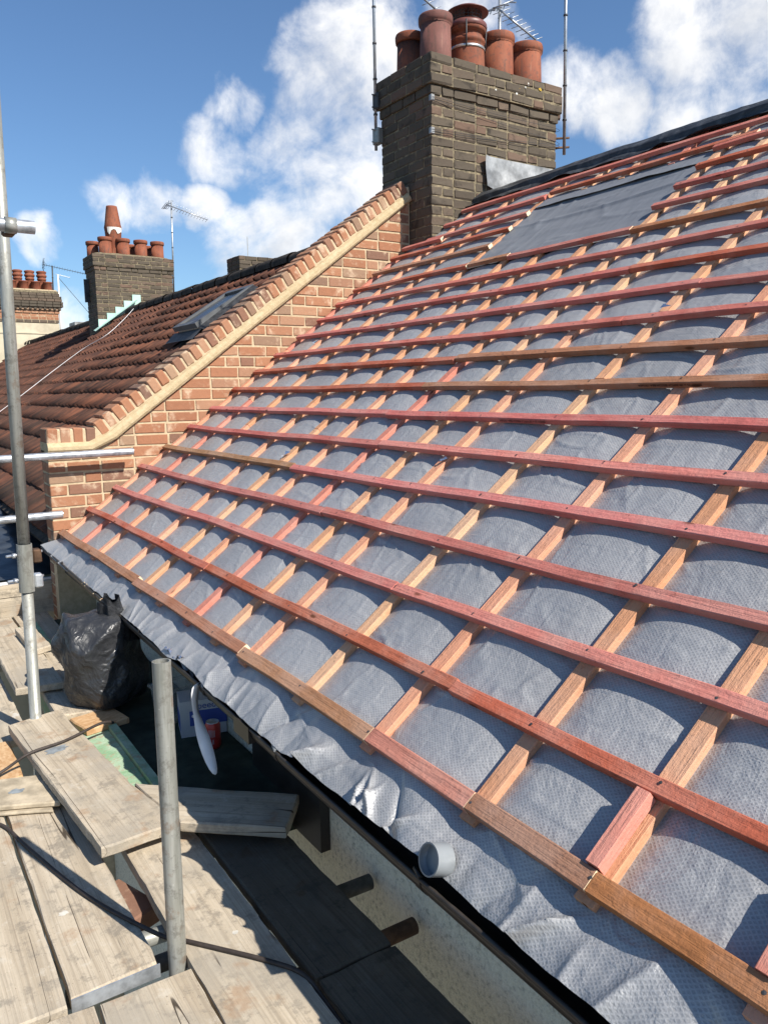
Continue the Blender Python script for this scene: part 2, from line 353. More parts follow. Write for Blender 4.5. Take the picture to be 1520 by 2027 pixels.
M_STUCCO = mat_plain('cream_painted_stucco', (0.50, 0.44, 0.32), 0.9, 0.15, 0, 0.18, 2.5, 0.1)
def mat_bag():
    t = new_mat('black_refuse_bag', 0.22, 0.5); v = t.tc.outputs['Object']
    n = t.noise(v, 5, 3, 0.5, 1.5); n2 = t.noise(v, 14, 3, 0.5, 1.0)
    t.b.inputs['Base Color'].default_value = (0.026, 0.027, 0.030, 1)
    t.link(t.maprange(n2, 0.3, 0.7, 0.28, 0.55), t.b.inputs['Roughness']); bump(t, t.math('ADD', n, t.math('MULTIPLY', n2, 0.5)), 0.7, 0.03); return t.m
M_BAG = mat_bag()
def mat_osb():
    t = new_mat('orange_chipboard', 0.85, 0.15); v = t.tc.outputs['Object']
    vo = t.add('ShaderNodeTexVoronoi'); t.link(scaled(t, v, (40, 90, 40)), vo.inputs['Vector']); vo.inputs['Scale'].default_value = 1.0
    n = t.noise(v, 8, 5, 0.6)
    sc_ = t.add('ShaderNodeSeparateColor'); t.link(vo.outputs['Color'], sc_.inputs[0])
    col = t.mix(t.math('MULTIPLY', sc_.outputs[0], 0.6), t.ramp(n, [(0.3, (0.36, 0.19, 0.085)), (0.7, (0.48, 0.30, 0.155))]), (0.62, 0.44, 0.26, 1))
    t.link(col, t.b.inputs['Base Color']); return t.m
M_OSB = mat_osb()
M_PLY = mat_plain('grey_split_plywood', (0.42, 0.35, 0.25), 0.85, 0.15, 0, 0.3, 14, 0.3)
M_CAN = mat_plain('red_drinks_can', (0.42, 0.03, 0.025), 0.3, 0.5, 0.2, 0.12, 10)
M_CARTON = mat_plain('white_carton', (0.46, 0.46, 0.48), 0.6, 0.3, 0, 0.06, 10)
M_BLUE = mat_plain('blue_print', (0.05, 0.08, 0.30), 0.55, 0.3, 0, 0.1, 10)
M_INK = mat_plain('dark_stamp_ink', (0.03, 0.014, 0.01), 0.8, 0.2, 0, 0.2, 10)
M_FOIL = mat_plain('crumpled_silver_foil', (0.75, 0.77, 0.82), 0.18, 0.5, 0.9, 0.2, 20, 0.5)
M_PAVE = mat_plain('grey_paving', (0.15, 0.145, 0.13), 0.9, 0.2, 0, 0.3, 0.9, 0.2)
M_SASH = mat_plain('dark_grey_sash', (0.10, 0.105, 0.11), 0.5, 0.4, 0, 0.2, 6)
M_GLASSD = mat_plain('dark_window_glass', (0.03, 0.032, 0.035), 0.25, 0.25, 0, 0.1, 3)
def mat_clear():
    t = new_mat('clear_cloudy_plastic', 0.15, 0.5); t.b.inputs['Base Color'].default_value = (0.62, 0.66, 0.68, 1)
    t.b.inputs['Transmission Weight'].default_value = 0.7; t.b.inputs['Alpha'].default_value = 0.45; return t.m
M_CLEAR = mat_clear()

# ------------------------------------------------------------------ mesh helpers
def link_mesh(name, verts, faces, mats, parent=None, smooth=False, midx=None, loc=None):
    me = bpy.data.meshes.new(name)
    me.from_pydata([tuple(v) for v in verts], [], faces)
    for mt in (mats if isinstance(mats, (list, tuple)) else [mats]): me.materials.append(mt)
    if midx is not None: me.polygons.foreach_set('material_index', midx)
    if smooth: me.polygons.foreach_set('use_smooth', [True]*len(me.polygons))
    me.update()
    return link_obj(name, me, parent, loc)
def link_obj(name, me, parent=None, loc=None):
    o = bpy.data.objects.new(name, me); COL.objects.link(o)
    if parent: o.parent = parent
    if loc is not None: o.location = loc
    return o
def empty(name, loc=(0, 0, 0), rot=(0, 0, 0)):
    o = bpy.data.objects.new(name, None); COL.objects.link(o); o.location = loc; o.rotation_euler = rot; o.empty_display_size = 0.1
    return o
def tag(o, label=None, cat=None, group=None, kind=None):
    if label: o['label'] = label
    if cat:
        o['category'] = cat; o['kind'] = 'thing'
    if group: o['group'] = group
    if kind: o['kind'] = kind
    return o
BOXF = [(0, 3, 2, 1), (4, 5, 6, 7), (0, 1, 5, 4), (1, 2, 6, 5), (2, 3, 7, 6), (3, 0, 4, 7)]
def text_mesh(name, txt, size, mat, parent, extrude=0.0003, align='LEFT'):
    cu = bpy.data.curves.new(name, 'FONT'); cu.body = txt; cu.size = size; cu.align_x = align; cu.extrude = extrude
    o = bpy.data.objects.new(name, cu); COL.objects.link(o); bpy.context.view_layer.update()
    me = bpy.data.meshes.new_from_object(o.evaluated_get(bpy.context.evaluated_depsgraph_get()))
    bpy.data.objects.remove(o); bpy.data.curves.remove(cu); me.materials.clear(); me.materials.append(mat)
    return link_obj(name, me, parent)
def boxv(x0, x1, y0, y1, z0, z1):
    return [(x0, y0, z0), (x1, y0, z0), (x1, y1, z0), (x0, y1, z0), (x0, y0, z1), (x1, y0, z1), (x1, y1, z1), (x0, y1, z1)]
def box(name, b, mat, parent=None): return link_mesh(name, boxv(*b), BOXF, mat, parent)
def bevelbox_mesh(name, dx, dy, dz, bev, mat, jit=0.0, seed=0):
    bm = bmesh.new(); vs = [bm.verts.new(v) for v in boxv(-dx/2, dx/2, -dy/2, dy/2, -dz/2, dz/2)]
    for f in BOXF: bm.faces.new([vs[i] for i in f])
    bmesh.ops.bevel(bm, geom=bm.edges[:], offset=bev, segments=1, affect='EDGES', profile=0.5)
    r = random.Random(seed)
    for v in bm.verts: v.co += Vector([r.uniform(-jit, jit) for _ in range(3)])
    me = bpy.data.meshes.new(name); bm.to_mesh(me); bm.free(); me.materials.append(mat); return me
def prism(poly, depth, bev=0.004):
    """2D polygon (a,b) in the plane facing -c; returns verts (a,b,c) with c from 0 to depth and a bevelled front rim"""
    n = len(poly); P = np.array(poly, float); c = P.mean(0)
    r = np.linalg.norm(P-c, axis=1, keepdims=True); inner = c+(P-c)*np.maximum(0.2, (r-bev*1.3)/np.maximum(r, 1e-6))
    V = [(p[0], p[1], 0.0) for p in inner]+[(p[0], p[1], bev) for p in P]+[(p[0], p[1], depth) for p in P]
    F = [tuple(range(n))]
    for k in range(2):
        for i in range(n):
            j = (i+1) % n; F.append((k*n+i, (k+1)*n+i, (k+1)*n+j, k*n+j))
    F.append(tuple(range(3*n-1, 2*n-1, -1)))
    return V, F
def clip(poly, a, b, c):
    """keep a*x+b*y<=c"""
    out = []
    for i in range(len(poly)):
        p, q = poly[i], poly[(i+1) % len(poly)]
        fp, fq = a*p[0]+b*p[1]-c, a*q[0]+b*q[1]-c
        if fp <= 0: out.append(p)
        if fp*fq < 0:
            t = fp/(fp-fq); out.append((p[0]+t*(q[0]-p[0]), p[1]+t*(q[1]-p[1])))
    return out
def tube_vf(p0, p1, r, seg=20, wall=0.0, r1=None):
    p0, p1 = Vector(p0), Vector(p1); L = (p1-p0).length; r1 = r if r1 is None else r1
    V = []; F = []
    rings = [(0, r), (L, r1)] if not wall else [(0, r-wall), (0, r), (L, r1), (L, r1-wall), (L*0.97 if L > 0.3 else L*0.6, r1-wall)]
    if wall: rings = [(min(0.15, L*0.4), r-wall)]+rings[:4]+[(L-min(0.15, L*0.4), r1-wall)]
    cs = [(math.cos(2*math.pi*i/seg), math.sin(2*math.pi*i/seg)) for i in range(seg)]
    for k in range(len(rings)-1):                     # each band has its own rings so that rims stay crisp
        b0 = len(V)
        for z, rr in (rings[k], rings[k+1]): V += [(rr*c, rr*s, z) for c, s in cs]
        for i in range(seg):
            j = (i+1) % seg; F.append((b0+i, b0+j, b0+seg+j, b0+seg+i))
    F.append(tuple(range(seg-1, -1, -1))); F.append(tuple(range(len(V)-seg, len(V))))
    return V, F, p0, (p1-p0).to_track_quat('Z', 'Y')
def tube(name, p0, p1, r, mat, parent=None, seg=20, wall=0.0, r1=None):
    V, F, p, q = tube_vf(p0, p1, r, seg, wall, r1)
    o = link_mesh(name, V, F, mat, parent)
    for pl in o.data.polygons: pl.use_smooth = len(pl.vertices) == 4
    o.location = p; o.rotation_mode = 'QUATERNION'; o.rotation_quaternion = q
    return o
def lathe(name, prof, mat, parent=None, loc=(0, 0, 0), seg=24, smooth=True):
    V = []; F = []
    for r, z in prof: V += [(r*math.cos(2*math.pi*i/seg), r*math.sin(2*math.pi*i/seg), z) for i in range(seg)]
    for k in range(len(prof)-1):
        for i in range(seg):
            j = (i+1) % seg; F.append((k*seg+i, k*seg+j, (k+1)*seg+j, (k+1)*seg+i))
    return link_mesh(name, V, F, mat, parent, smooth, loc=loc)
def sweep(name, pts, r, mat, parent=None, seg=8, sub=8):
    P = [Vector(p) for p in pts]; C = []
    for i in range(len(P)-1):
        a, b, c, d = P[max(i-1, 0)], P[i], P[i+1], P[min(i+2, len(P)-1)]
        for k in range(sub):
            t = k/sub; C.append(0.5*((2*b)+(c-a)*t+(2*a-5*b+4*c-d)*t*t+(3*b-3*c+d-a)*t**3))
    C.append(P[-1]); V = []; F = []
    for i, p in enumerate(C):
        tg = (C[min(i+1, len(C)-1)]-C[max(i-1, 0)]).normalized(); s = tg.cross(Vector((0.01, 0.02, 1))).normalized(); u = s.cross(tg)
        V += [p+(s*math.cos(2*math.pi*k/seg)+u*math.sin(2*math.pi*k/seg))*r for k in range(seg)]
    for i in range(len(C)-1):
        for k in range(seg):
            j = (k+1) % seg; F.append((i*seg+k, i*seg+j, (i+1)*seg+j, (i+1)*seg+k))
    F.append(tuple(range(seg-1, -1, -1))); F.append(tuple(range(len(V)-seg, len(V))))
    return link_mesh(name, V, F, mat, parent, True)
def vnoise(x, y, seed=0):
    """2D value noise on arrays"""
    tab = np.random.RandomState(seed).rand(256, 256)
    xi = np.floor(x).astype(int); yi = np.floor(y).astype(int); fx = x-xi; fy = y-yi
    fx = fx*fx*(3-2*fx); fy = fy*fy*(3-2*fy)
    g = lambda a, b: tab[a % 256, b % 256]
    return (g(xi, yi)*(1-fx)+g(xi+1, yi)*fx)*(1-fy)+(g(xi, yi+1)*(1-fx)+g(xi+1, yi+1)*fx)*fy
def fbm(x, y, seed=0, o=4):
    s = 0; a = 0.5
    for i in range(o): s = s+a*vnoise(x*2**i, y*2**i, seed+i); a *= 0.5
    return s/(1-0.5**o)
def grid_mesh(name, X, Y, Z, mat, parent=None, smooth=True):
    nu, nv = X.shape; V = np.stack([X, Y, Z], -1).reshape(-1, 3)
    i, j = np.meshgrid(np.arange(nu-1), np.arange(nv-1), indexing='ij'); a = (i*nv+j).ravel()
    F = np.stack([a, a+nv, a+nv+1, a+1], 1)
    me = bpy.data.meshes.new(name); me.vertices.add(len(V)); me.vertices.foreach_set('co', V.ravel())
    me.loops.add(F.size); me.loops.foreach_set('vertex_index', F.ravel())
    me.polygons.add(len(F)); me.polygons.foreach_set('loop_start', np.arange(0, F.size, 4)); me.polygons.foreach_set('loop_total', np.full(len(F), 4))
    me.polygons.foreach_set('use_smooth', np.full(len(F), smooth)); me.materials.append(mat); me.update(calc_edges=True); me.validate()
    return link_obj(name, me, parent)

# ================================================================== STRUCTURE
TH = 0.6326; CT, ST = math.cos(TH), math.sin(TH); TT = math.tan(TH)
def roof_z(x): return -1.35/CT+x*TT            # z of the batten-top plane at x
ROOF_LOC = (1.35*ST, 0, -1.35*CT); ROOF_ROT = (0, -TH, 0)   # local x = up the slope, y = along the eaves, z = out of the roof
def rp(v, u, n=0.0): return Vector((1.35*ST+v*CT-n*ST, u, -1.35*CT+v*ST+n*CT))

ground = link_mesh('ground', [(-300, -300, -7), (300, -300, -7), (300, 300, -7), (-300, 300, -7)], [(0, 1, 2, 3)], M_PAVE); tag(ground, kind='structure')

# --- front wall of this house, below the gutter
hw = empty('house_wall', (1.24, 0, -7)); tag(hw, 'cream roughcast house wall blotched with mould below the black gutter', 'wall')
box('render_coat', (0.0, 0.25, -1.6, 5.54, 0.0, 6.02), M_RENDER, hw)
box('soffit_board', (-0.17, 0.0, -1.6, 5.54, 5.84, 5.86), M_WHITE, hw)
box('fascia_board', (-0.19, -0.172, -1.6, 5.54, 5.80, 6.02), M_BLACKPL, hw)

# --- the roof being re-battened
roof = empty('battened_roof', ROOF_LOC, ROOF_ROT); tag(roof, 'pitched roof stripped for retiling, red battens over quilted grey membrane', 'roof')
BV = [0.329, 0.557, 0.785, 1.010, 1.235, 1.457, 1.682, 1.902, 2.128, 2.335, 2.565, 2.788, 3.005, 3.217, 3.455, 3.671, 3.868, 4.087, 4.312]
CU = [5.53, 5.12, 4.705, 4.176, 3.790, 3.483, 3.117, 2.800, 2.526, 2.108, 1.706, 1.280, 0.932, 0.591, 0.255, -0.08, -0.42]
CW = 0.047; N0 = -0.0475
box('roof_deck', (0.22, 4.50, -0.75, 5.545, -0.20, -0.105), M_PLY, roof)
# membrane height field
def membrane(uu, vv):
    U, Vv = np.meshgrid(uu, vv, indexing='ij')
    H = np.zeros_like(U)
    cell = np.searchsorted(np.array(BV), Vv)                    # every bay between two battens sits differently
    for k in range(len(CU)-1):
        hi, lo = CU[k]-CW, CU[k+1]; msk = (U > lo) & (U < hi); t = np.clip((U-lo)/(hi-lo), 0, 1); wd = hi-lo
        rk = np.random.RandomState(300+k); ca = rk.uniform(0.55, 1.15, 40); cs = rk.uniform(-0.35, 0.35, 40)
        # blend cell values smoothly along the slope
        vb = (Vv-0.44)/0.2255; i0 = np.clip(np.floor(vb).astype(int), 0, 38); fr = np.clip(vb-i0, 0, 1); fr = fr*fr*(3-2*fr)
        A = ca[i0]*(1-fr)+ca[i0+1]*fr; S = cs[i0]*(1-fr)+cs[i0+1]*fr
        tt_ = np.clip(t+S*t*(1-t), 0, 1)
        prof = (1-np.abs(2*tt_-1)**2.5)
        H += msk*prof*0.0225*min(1.0, wd/0.30)*A
    wrk = fbm(U*5+Vv*3, Vv*7-U*2, 23, 4)-0.5
    m1 = np.clip((fbm(U*1.6, Vv*1.9, 211, 3)-0.42)*6, 0, 1); m2 = np.clip((fbm(U*1.7+9, Vv*1.5, 223, 3)-0.45)*6, 0, 1)
    f1 = fbm(U*2.0+Vv*1.4, Vv*6.0-U*1.0, 41, 2); f2 = fbm(U*6.5-Vv*1.8, Vv*2.0+U*0.8, 47, 2); f3 = fbm(U*3.8+Vv*3.0, Vv*3.6-U*3.2, 53, 2)
    live = np.clip(H/0.006, 0, 1)
    near = np.clip(1.25-0.28*(U+Vv)*0.5, 0.35, 1.0)
    H += 0.72*near*live*(wrk*0.007+0.0085*np.exp(-np.abs(f1-0.5)/0.016)*m1+0.0080*np.exp(-np.abs(f2-0.5)/0.018)*m2+0.0065*np.exp(-np.abs(f3-0.48)/0.014)*m1*(1-m2))
    # short pulls running out from where the counter battens pinch the sheet
    rk = np.random.RandomState(77)
    for u_ in CU:
        for q in range(26):
            v_ = rk.uniform(0.36, 4.3); sg = rk.choice([-1, 1]); L_ = rk.uniform(0.05, 0.16); sl = rk.uniform(-0.9, 0.9); wd_ = rk.uniform(0.005, 0.012); am = rk.uniform(0.0015, 0.0055)*(1.0 if v_ < 1.6 else 0.5)
            e_ = u_ if sg > 0 else u_-CW
            du = (U-e_)*sg; mk = (du > 0) & (du < L_)
            if mk.any(): H += np.where(mk, am*np.exp(-((Vv-v_-sl*du)/wd_)**2)*np.clip(1-du/L_, 0, 1)*np.clip(du/0.01, 0, 1), 0)
    inop = ((U > 2.79) & (U < 4.14) & (Vv > 3.20) & (Vv < 4.10)); H = np.where(inop, -0.020, H)
    # eaves apron: gathers and droops to the gutter
    dr = np.clip((0.31-Vv)/0.170, 0, 1)
    rip = 0.050*np.where(U < 2.4, 1.0, np.clip(1-(U-2.4)*0.8, 0.45, 1))*(fbm(U*3.7, Vv*3.0, 77, 3)-0.45)+0.012*(fbm(U*14, Vv*9, 79, 3)-0.5)
    rp_ = np.random.RandomState(17); uk = -0.7
    while uk < 5.6:
        a_ = rp_.uniform(0.008, 0.042)*(1.45 if uk < 1.7 else 1.0 if uk < 2.2 else 0.45)*(1 if rp_.rand() > 0.25 else -0.7); w_ = rp_.uniform(0.007, 0.034); tl = rp_.uniform(-0.16, 0.16); s0_ = rp_.uniform(0.0, 0.45)
        du = np.abs(U-uk-tl*(dr-0.5)+0.012*(fbm(U*8, Vv*12, int(uk*50)+400, 2)-0.5))
        rip = rip+0.8*a_*np.exp(-(du/w_)**1.05)*np.clip((dr-s0_)*3, 0, 1)
        uk += rp_.uniform(0.03, 0.13)
    H = H*(1-dr)+dr**0.7*(rip+0.016)-0.006*dr**3
    H += 0.05*np.clip((U-5.15)/0.4, 0, 1)**2*dr**1.5
    Hn = N0+H
    Vd = Vv+dr**2*0.016*(fbm(U*4.0, U*0+3, 91)-0.5)*2
    return Vd, U, Hn
grid_mesh('membrane', *membrane(np.arange(-0.75, 5.545, 0.0085), np.arange(0.325, 4.47, 0.0085)), M_MEM, roof)
grid_mesh('membrane_apron', *membrane(np.arange(-0.75, 5.545, 0.0050), np.concatenate([np.linspace(0.140, 0.325, 42), [0.3375]])), M_MEM, roof)
# membrane tail past the parapet end
# plain sheet dressed over the roof-window opening
uo = np.linspace(2.80, 4.135, 70); vo = np.linspace(3.205, 4.06, 60); Uo, Vo = np.meshgrid(uo, vo, indexing='ij')
sag = np.sin(np.pi*(Uo-2.80)/1.335)*np.sin(np.pi*(Vo-3.205)/0.855)
Ho = -0.036-0.014*sag+0.014*(fbm(Uo*1.4, Vo*9, 31)-0.5)+0.010*np.exp(-((Vo-3.9+0.05*Uo)/0.015)**2)+0.006*np.exp(-np.abs(Uo-3.95+0.12*(Vo-3.2))/0.012)+0.005*np.exp(-np.abs(Uo-3.82+0.10*(Vo-3.2))/0.01)+0.006*np.exp(-np.abs(fbm(Uo*2, Vo*5, 33, 2)-0.5)/0.02)
grid_mesh('opening_sheet', Vo, Uo, Ho, M_OPEN, roof)
uf = np.linspace(2.79, 4.12, 60); vf = np.linspace(3.955, 4.075, 14); Uf, Vf = np.meshgrid(uf, vf, indexing='ij')
low = (4.075-Vf)/0.12
Hf = -0.030+0.010*(fbm(Uf*3, Vf*6, 35)-0.5)+0.012*low**2*fbm(Uf*5, Vf*0, 36)
grid_mesh('opening_flap', Vf-0.05*low*(fbm(Uf*1.5, Uf*0+1, 37)-0.4), Uf, Hf, M_OPEN, roof)

# counter battens
NAT = [(0.62, 0.320, 0.180), (0.57, 0.280, 0.152), (0.65, 0.380, 0.22), (0.66, 0.310, 0.188), (0.60, 0.330, 0.19), (0.68, 0.325, 0.20)]
PINK = (0.58, 0.215, 0.155)
def stick(name, v0, v1, u0, u1, n0, n1, along, color, mat, parent, seglen=0.25, wander=0.003, ch=0.002, seed=0, ends=(0, 0)):
    """sawn timber length in roof coordinates, slightly wandering, with eased arrises"""
    r = random.Random(seed)
    L = (v1-v0) if along == 'v' else (u1-u0); n = max(2, int(L/seglen)+1)
    a, b = ((u0, u1) if along == 'v' else (v0, v1)); c, d = n0, n1
    ring = [(a+ch, c), (b-ch, c), (b, c+ch), (b, d-ch), (b-ch, d), (a+ch, d), (a, d-ch), (a, c+ch)]
    V = []; F = []; MI = []; ph = r.uniform(0, 9)
    for i in range(n):
        s = i/(n-1)*L; w1 = wander*math.sin(s*2.1+ph)+wander*0.5*math.sin(s*6.7+ph*2); w2 = wander*0.35*math.sin(s*3.3+ph*3)
        for p, q in ring:
            j1, j2 = r.uniform(-.0006, .0006), r.uniform(-.0006, .0006)
            if along == 'v': V.append((v0+s, p+w1+j1, q+w2+j2))
            else: V.append((p+w1+j1, u0+s, q+w2+j2))
    for i in range(n-1):
        for k in range(8):
            kk = (k+1) % 8
            f = (i*8+k, i*8+kk, (i+1)*8+kk, (i+1)*8+k)
            F.append(f if along == 'u' else f[::-1]); MI.append(0)
    e0 = tuple(range(8)); e1 = tuple(range((n-1)*8+7, (n-1)*8-1, -1))
    F += [e0 if along == 'v' else e0[::-1], e1 if along == 'v' else e1[::-1]]; MI += list(ends)
    V = [Vector(v) for v in V]; o0 = Vector(((v0+v1)/2, (u0+u1)/2, (n0+n1)/2)); V = [v-o0 for v in V]
    o = link_mesh(name, V, F, [mat, M_CUT], parent, midx=MI, loc=o0); o.color = (*color, 1); return o
for i, u in enumerate(CU):
    runs = [(0.272, 4.44)]
    if i in (4, 5, 6): runs = [(0.272, 3.215), (4.05, 4.44)]
    if u > 5.25: runs = [(0.272, 3.70)]
    elif u > 5.0: runs = [(0.272, 4.40)]
    for k, (a, b) in enumerate(runs):
        segs = []; x = a
        rr = random.Random(i*7+k)
        cuts = [a]+([rr.uniform(1.4, 2.6)] if b-a > 2.5 else [])+[b]
        for q in range(len(cuts)-1):
            c = PINK if (i == 1 and q == 0) or (i == 11 and q == 1) or rr.random() < 0.13 else rr.choice(NAT)
            stick('counter_batten', cuts[q], cuts[q+1]-0.003, u-CW, u, N0-0.004, -0.0255, 'v', c, M_CTR, roof, 0.3, 0.002, 0.002, i*31+k*5+q)
# packers doubled up at the eaves
for u, c in ((0.932, (0.62, 0.23, 0.17)), (0.591, (0.60, 0.22, 0.16)), (0.255, (0.58, 0.20, 0.16))):
    stick('packer', 0.334, 0.512, u-0.030, u+0.004, -0.0245, 0.008, 'v', c, M_CTR, roof, 0.1, 0.001, 0.0025, int(u*100))
# battens: course -> list of (u_start, u_end, colour key)
BC = {'P': (0.56, 0.195, 0.158), 'Q': (0.50, 0.155, 0.122), 'R': (0.47, 0.128, 0.072), 'N': (0.35, 0.170, 0.096), 'O': (0.37, 0.145, 0.062), 'K': (0.52, 0.205, 0.148)}
E0 = -0.75
BAT = {0: [(5.69, 3.81, 'N'), (3.81, 2.522, 'N'), (2.522, 1.673, 'N'), (1.673, 1.256, 'K'), (1.256, 0.906, 'N'), (0.906, E0, 'O')],
       1: [(5.63, 3.316, 'R'), (3.316, 1.55, 'R'), (1.55, E0, 'R')],
       2: [(5.61, 2.083, 'P'), (2.083, E0, 'P')],
       3: [(5.57, 2.9, 'P'), (2.9, 0.5, 'P'), (0.5, E0, 'Q')],
       4: [(5.53, 3.529, 'N'), (3.529, 0.9, 'P'), (0.9, E0, 'P')],
       5: [(5.53, 3.0, 'Q'), (3.0, E0, 'P')], 6: [(5.54, 3.2, 'P'), (3.2, E0, 'Q')],
       7: [(5.54, 3.147, 'R'), (3.147, E0, 'N')], 8: [(5.54, 3.119, 'R'), (3.119, E0, 'N')],
       9: [(5.53, 2.229, 'Q'), (2.229, E0, 'Q')], 10: [(5.51, 2.0, 'P'), (2.0, E0, 'Q')], 11: [(5.5, 2.5, 'Q'), (2.5, E0, 'R')],
       12: [(5.52, 3.4, 'Q'), (3.4, E0, 'Q')], 13: [(5.52, 4.10, 'R'), (4.12, 3.72, 'N'), (3.72, 2.795, 'Q'), (2.79, E0, 'O')],
       14: [(5.52, 4.105, 'N'), (2.816, E0, 'P')], 15: [(5.52, 4.10, 'R'), (2.812, E0, 'Q')],
       16: [(5.535, 5.003, 'Q'), (5.24, 4.098, 'Q'), (2.80, E0, 'R')], 17: [(5.24, 4.114, 'Q'), (4.10, 2.574, 'R'), (2.821, E0, 'Q')], 18: [(5.24, 2.2, 'Q'), (2.2, E0, 'Q')]}
rr = random.Random(5); batten_of = {}
for c, runs in BAT.items():
    wdt = 0.045 if c == 0 else 0.0375
    for q, (ub, ua, key) in enumerate(runs):
        v1 = BV[c]; dn = 0.0
        if c == 16 and q == 0: v1 -= 0.042
        if c == 17 and q == 1: v1 += 0.042
        if c == 13 and q in (1, 2): dn = 0.0; v1 += 0.012
        base = BC[key]; f = rr.uniform(0.90, 1.10); col = tuple(x*f*rr.uniform(0.95, 1.05) for x in base)
        e = (1 if ua > 2.7 and ua < 5.4 and c in (14, 15, 16, 13) or (c == 17 and q == 1) else 0, 0)
        if c == 0: e = (1, 1)
        batten_of[(c, q)] = stick('batten', v1-wdt, v1, ua+0.0015, ub-0.0015, -0.025+dn, dn, 'u', col, M_BAT, roof, 0.22, 0.0045, 0.002, c*17+q, e)
# nails where battens cross the counters
V = []; F = []
for c, v in enumerate(BV):
    for u in CU:
        if c >= 14 and 2.9 < u < 4.1 and c < 17: continue
        if (c >= 16 and u > 5.1): continue
        a = v-0.019+random.uniform(-.006, .006); b = u-0.022+random.uniform(-.01, .01); r0 = random.uniform(0.0034, 0.0050); k0 = len(V)
        for k in range(7): V.append((a+r0*math.cos(k*0.9), b+r0*math.sin(k*0.9), 0.0016))
        V.append((a, b, 0.0022))
        F += [(k0+k, k0+(k+1) % 7, k0+7) for k in range(7)]
nl = link_mesh('nail_head', V, F, M_DARKMET, roof); nl['kind'] = 'stuff'
# timber stamp printed upside down on the batten faces
def stamp(txt, c, uc, L, size=0.014):
    q = 1 if (c, 1) in batten_of else 0
    par = batten_of[(c, q)]; o = text_mesh('lettering', txt, size, M_INK, par, 0.0002, 'CENTER')
    v = BV[c]-0.0375
    # face looks down-slope; text upside down for the viewer
    R = Matrix(((0, 0, -1), (1, 0, 0), (0, -1, 0))).to_4x4()
    o.matrix_local = Matrix.Translation(Vector((v-0.0036, uc, -0.018+0.013))-par.location) @ R
stamp('JBRED 25 x 38 WPCA BS5534 BBA 19/5604', 7, 1.72, 0.4)
stamp('JBRED 25 x 38 WPCA BS5534 BBA 19/5604', 6, 2.25, 0.4)
# foil tape scraps left on counters
for v, u in ((1.30, 3.78), (2.42, 2.09), (1.40, 2.50), (3.30, 2.50), (1.05, 2.79), (2.45, 5.1)):
    vs = [(v+random.uniform(-.03, .03), u-0.02+random.uniform(-.035, .035), -0.018+random.uniform(0, .012)) for _ in range(5)]
    link_mesh('foil_scrap', vs, [(0, 1, 2), (0, 2, 3), (0, 3, 4)], M_FOIL, roof)
# ridge sheet
uu = np.arange(-0.75, 5.26, 0.03); tt = np.linspace(0, 1, 26); Ur, Tr = np.meshgrid(uu, tt, indexing='ij')
wav = fbm(Ur*2.2, Ur*0+7, 62); edge = 4.375-0.055*(wav-0.4)-0.012*Ur*0.2
Vr = edge+(4.53-edge)*np.minimum(Tr/0.8, 1)
crest = np.clip((Tr-0.8)/0.2, 0, 1)
Nr = -0.018+0.030*(1-Tr)**2*(fbm(Ur*4.5, Tr*2, 63)-0.25)*2+0.030*np.clip((Tr-0.35)/0.1, 0, 1)+0.02*crest
Nr += 0.018*(fbm(Ur*5, Tr*5, 64)-0.5)-0.10*crest**2
Vr = Vr+crest*0.09
grid_mesh('ridge_sheet', Vr, Ur, Nr, M_RIDGE, roof)
# rear slope (local to the roof empty would tilt, so built as a child with world-like coordinates through the inverse rotation)
def to_roof(p):
    d = Vector(p)-Vector(ROOF_LOC); return (d.x*CT+d.z*ST, d.y, -d.x*ST+d.z*CT)
XR, ZR = 4.43, 1.585
link_mesh('rear_slope', [to_roof(p) for p in [(XR, -0.75, ZR-0.02), (XR, 5.25, ZR-0.02), (XR+4.2, 5.25, ZR-3.0), (XR+4.2, -0.75, ZR-3.0)]], [(0, 1, 2, 3)], M_TILE, roof)

# ------------------------------------------------------------------ party parapet wall
YW = 5.555; WT = 0.225
pw = empty('parapet_wall', (1.0, YW, -1.2)); tag(pw, 'new red brick parapet wall climbing the slope with a brick-on-edge coping', 'wall')
def PW(v): return (v[0]-1.0, v[1]-YW, v[2]+1.2)
RX0, RZ0 = 2.092, 0.167; TX, TZ = math.cos(D2R(36.45)), math.sin(D2R(36.45)); NX, NZ = -TZ, TX
XEND = 3.962                           # left face of the chimney
def rake_z(x): return RZ0+(x-RX0)*TZ/TX
# mortar core
zk = rake_z(1.31)
core = [(1.004, -6.9), (XEND-0.002, -6.9), (XEND-0.002, rake_z(XEND)), (1.315, max(-0.372, rake_z(1.315))), (1.30, -0.368), (1.004, -0.368)]
Vc, Fc = prism(core, WT-0.008, 0.001)
link_mesh('mortar', [PW((a, YW+0.006+c, b)) for a, b, c in Vc], Fc, M_MORT, pw)
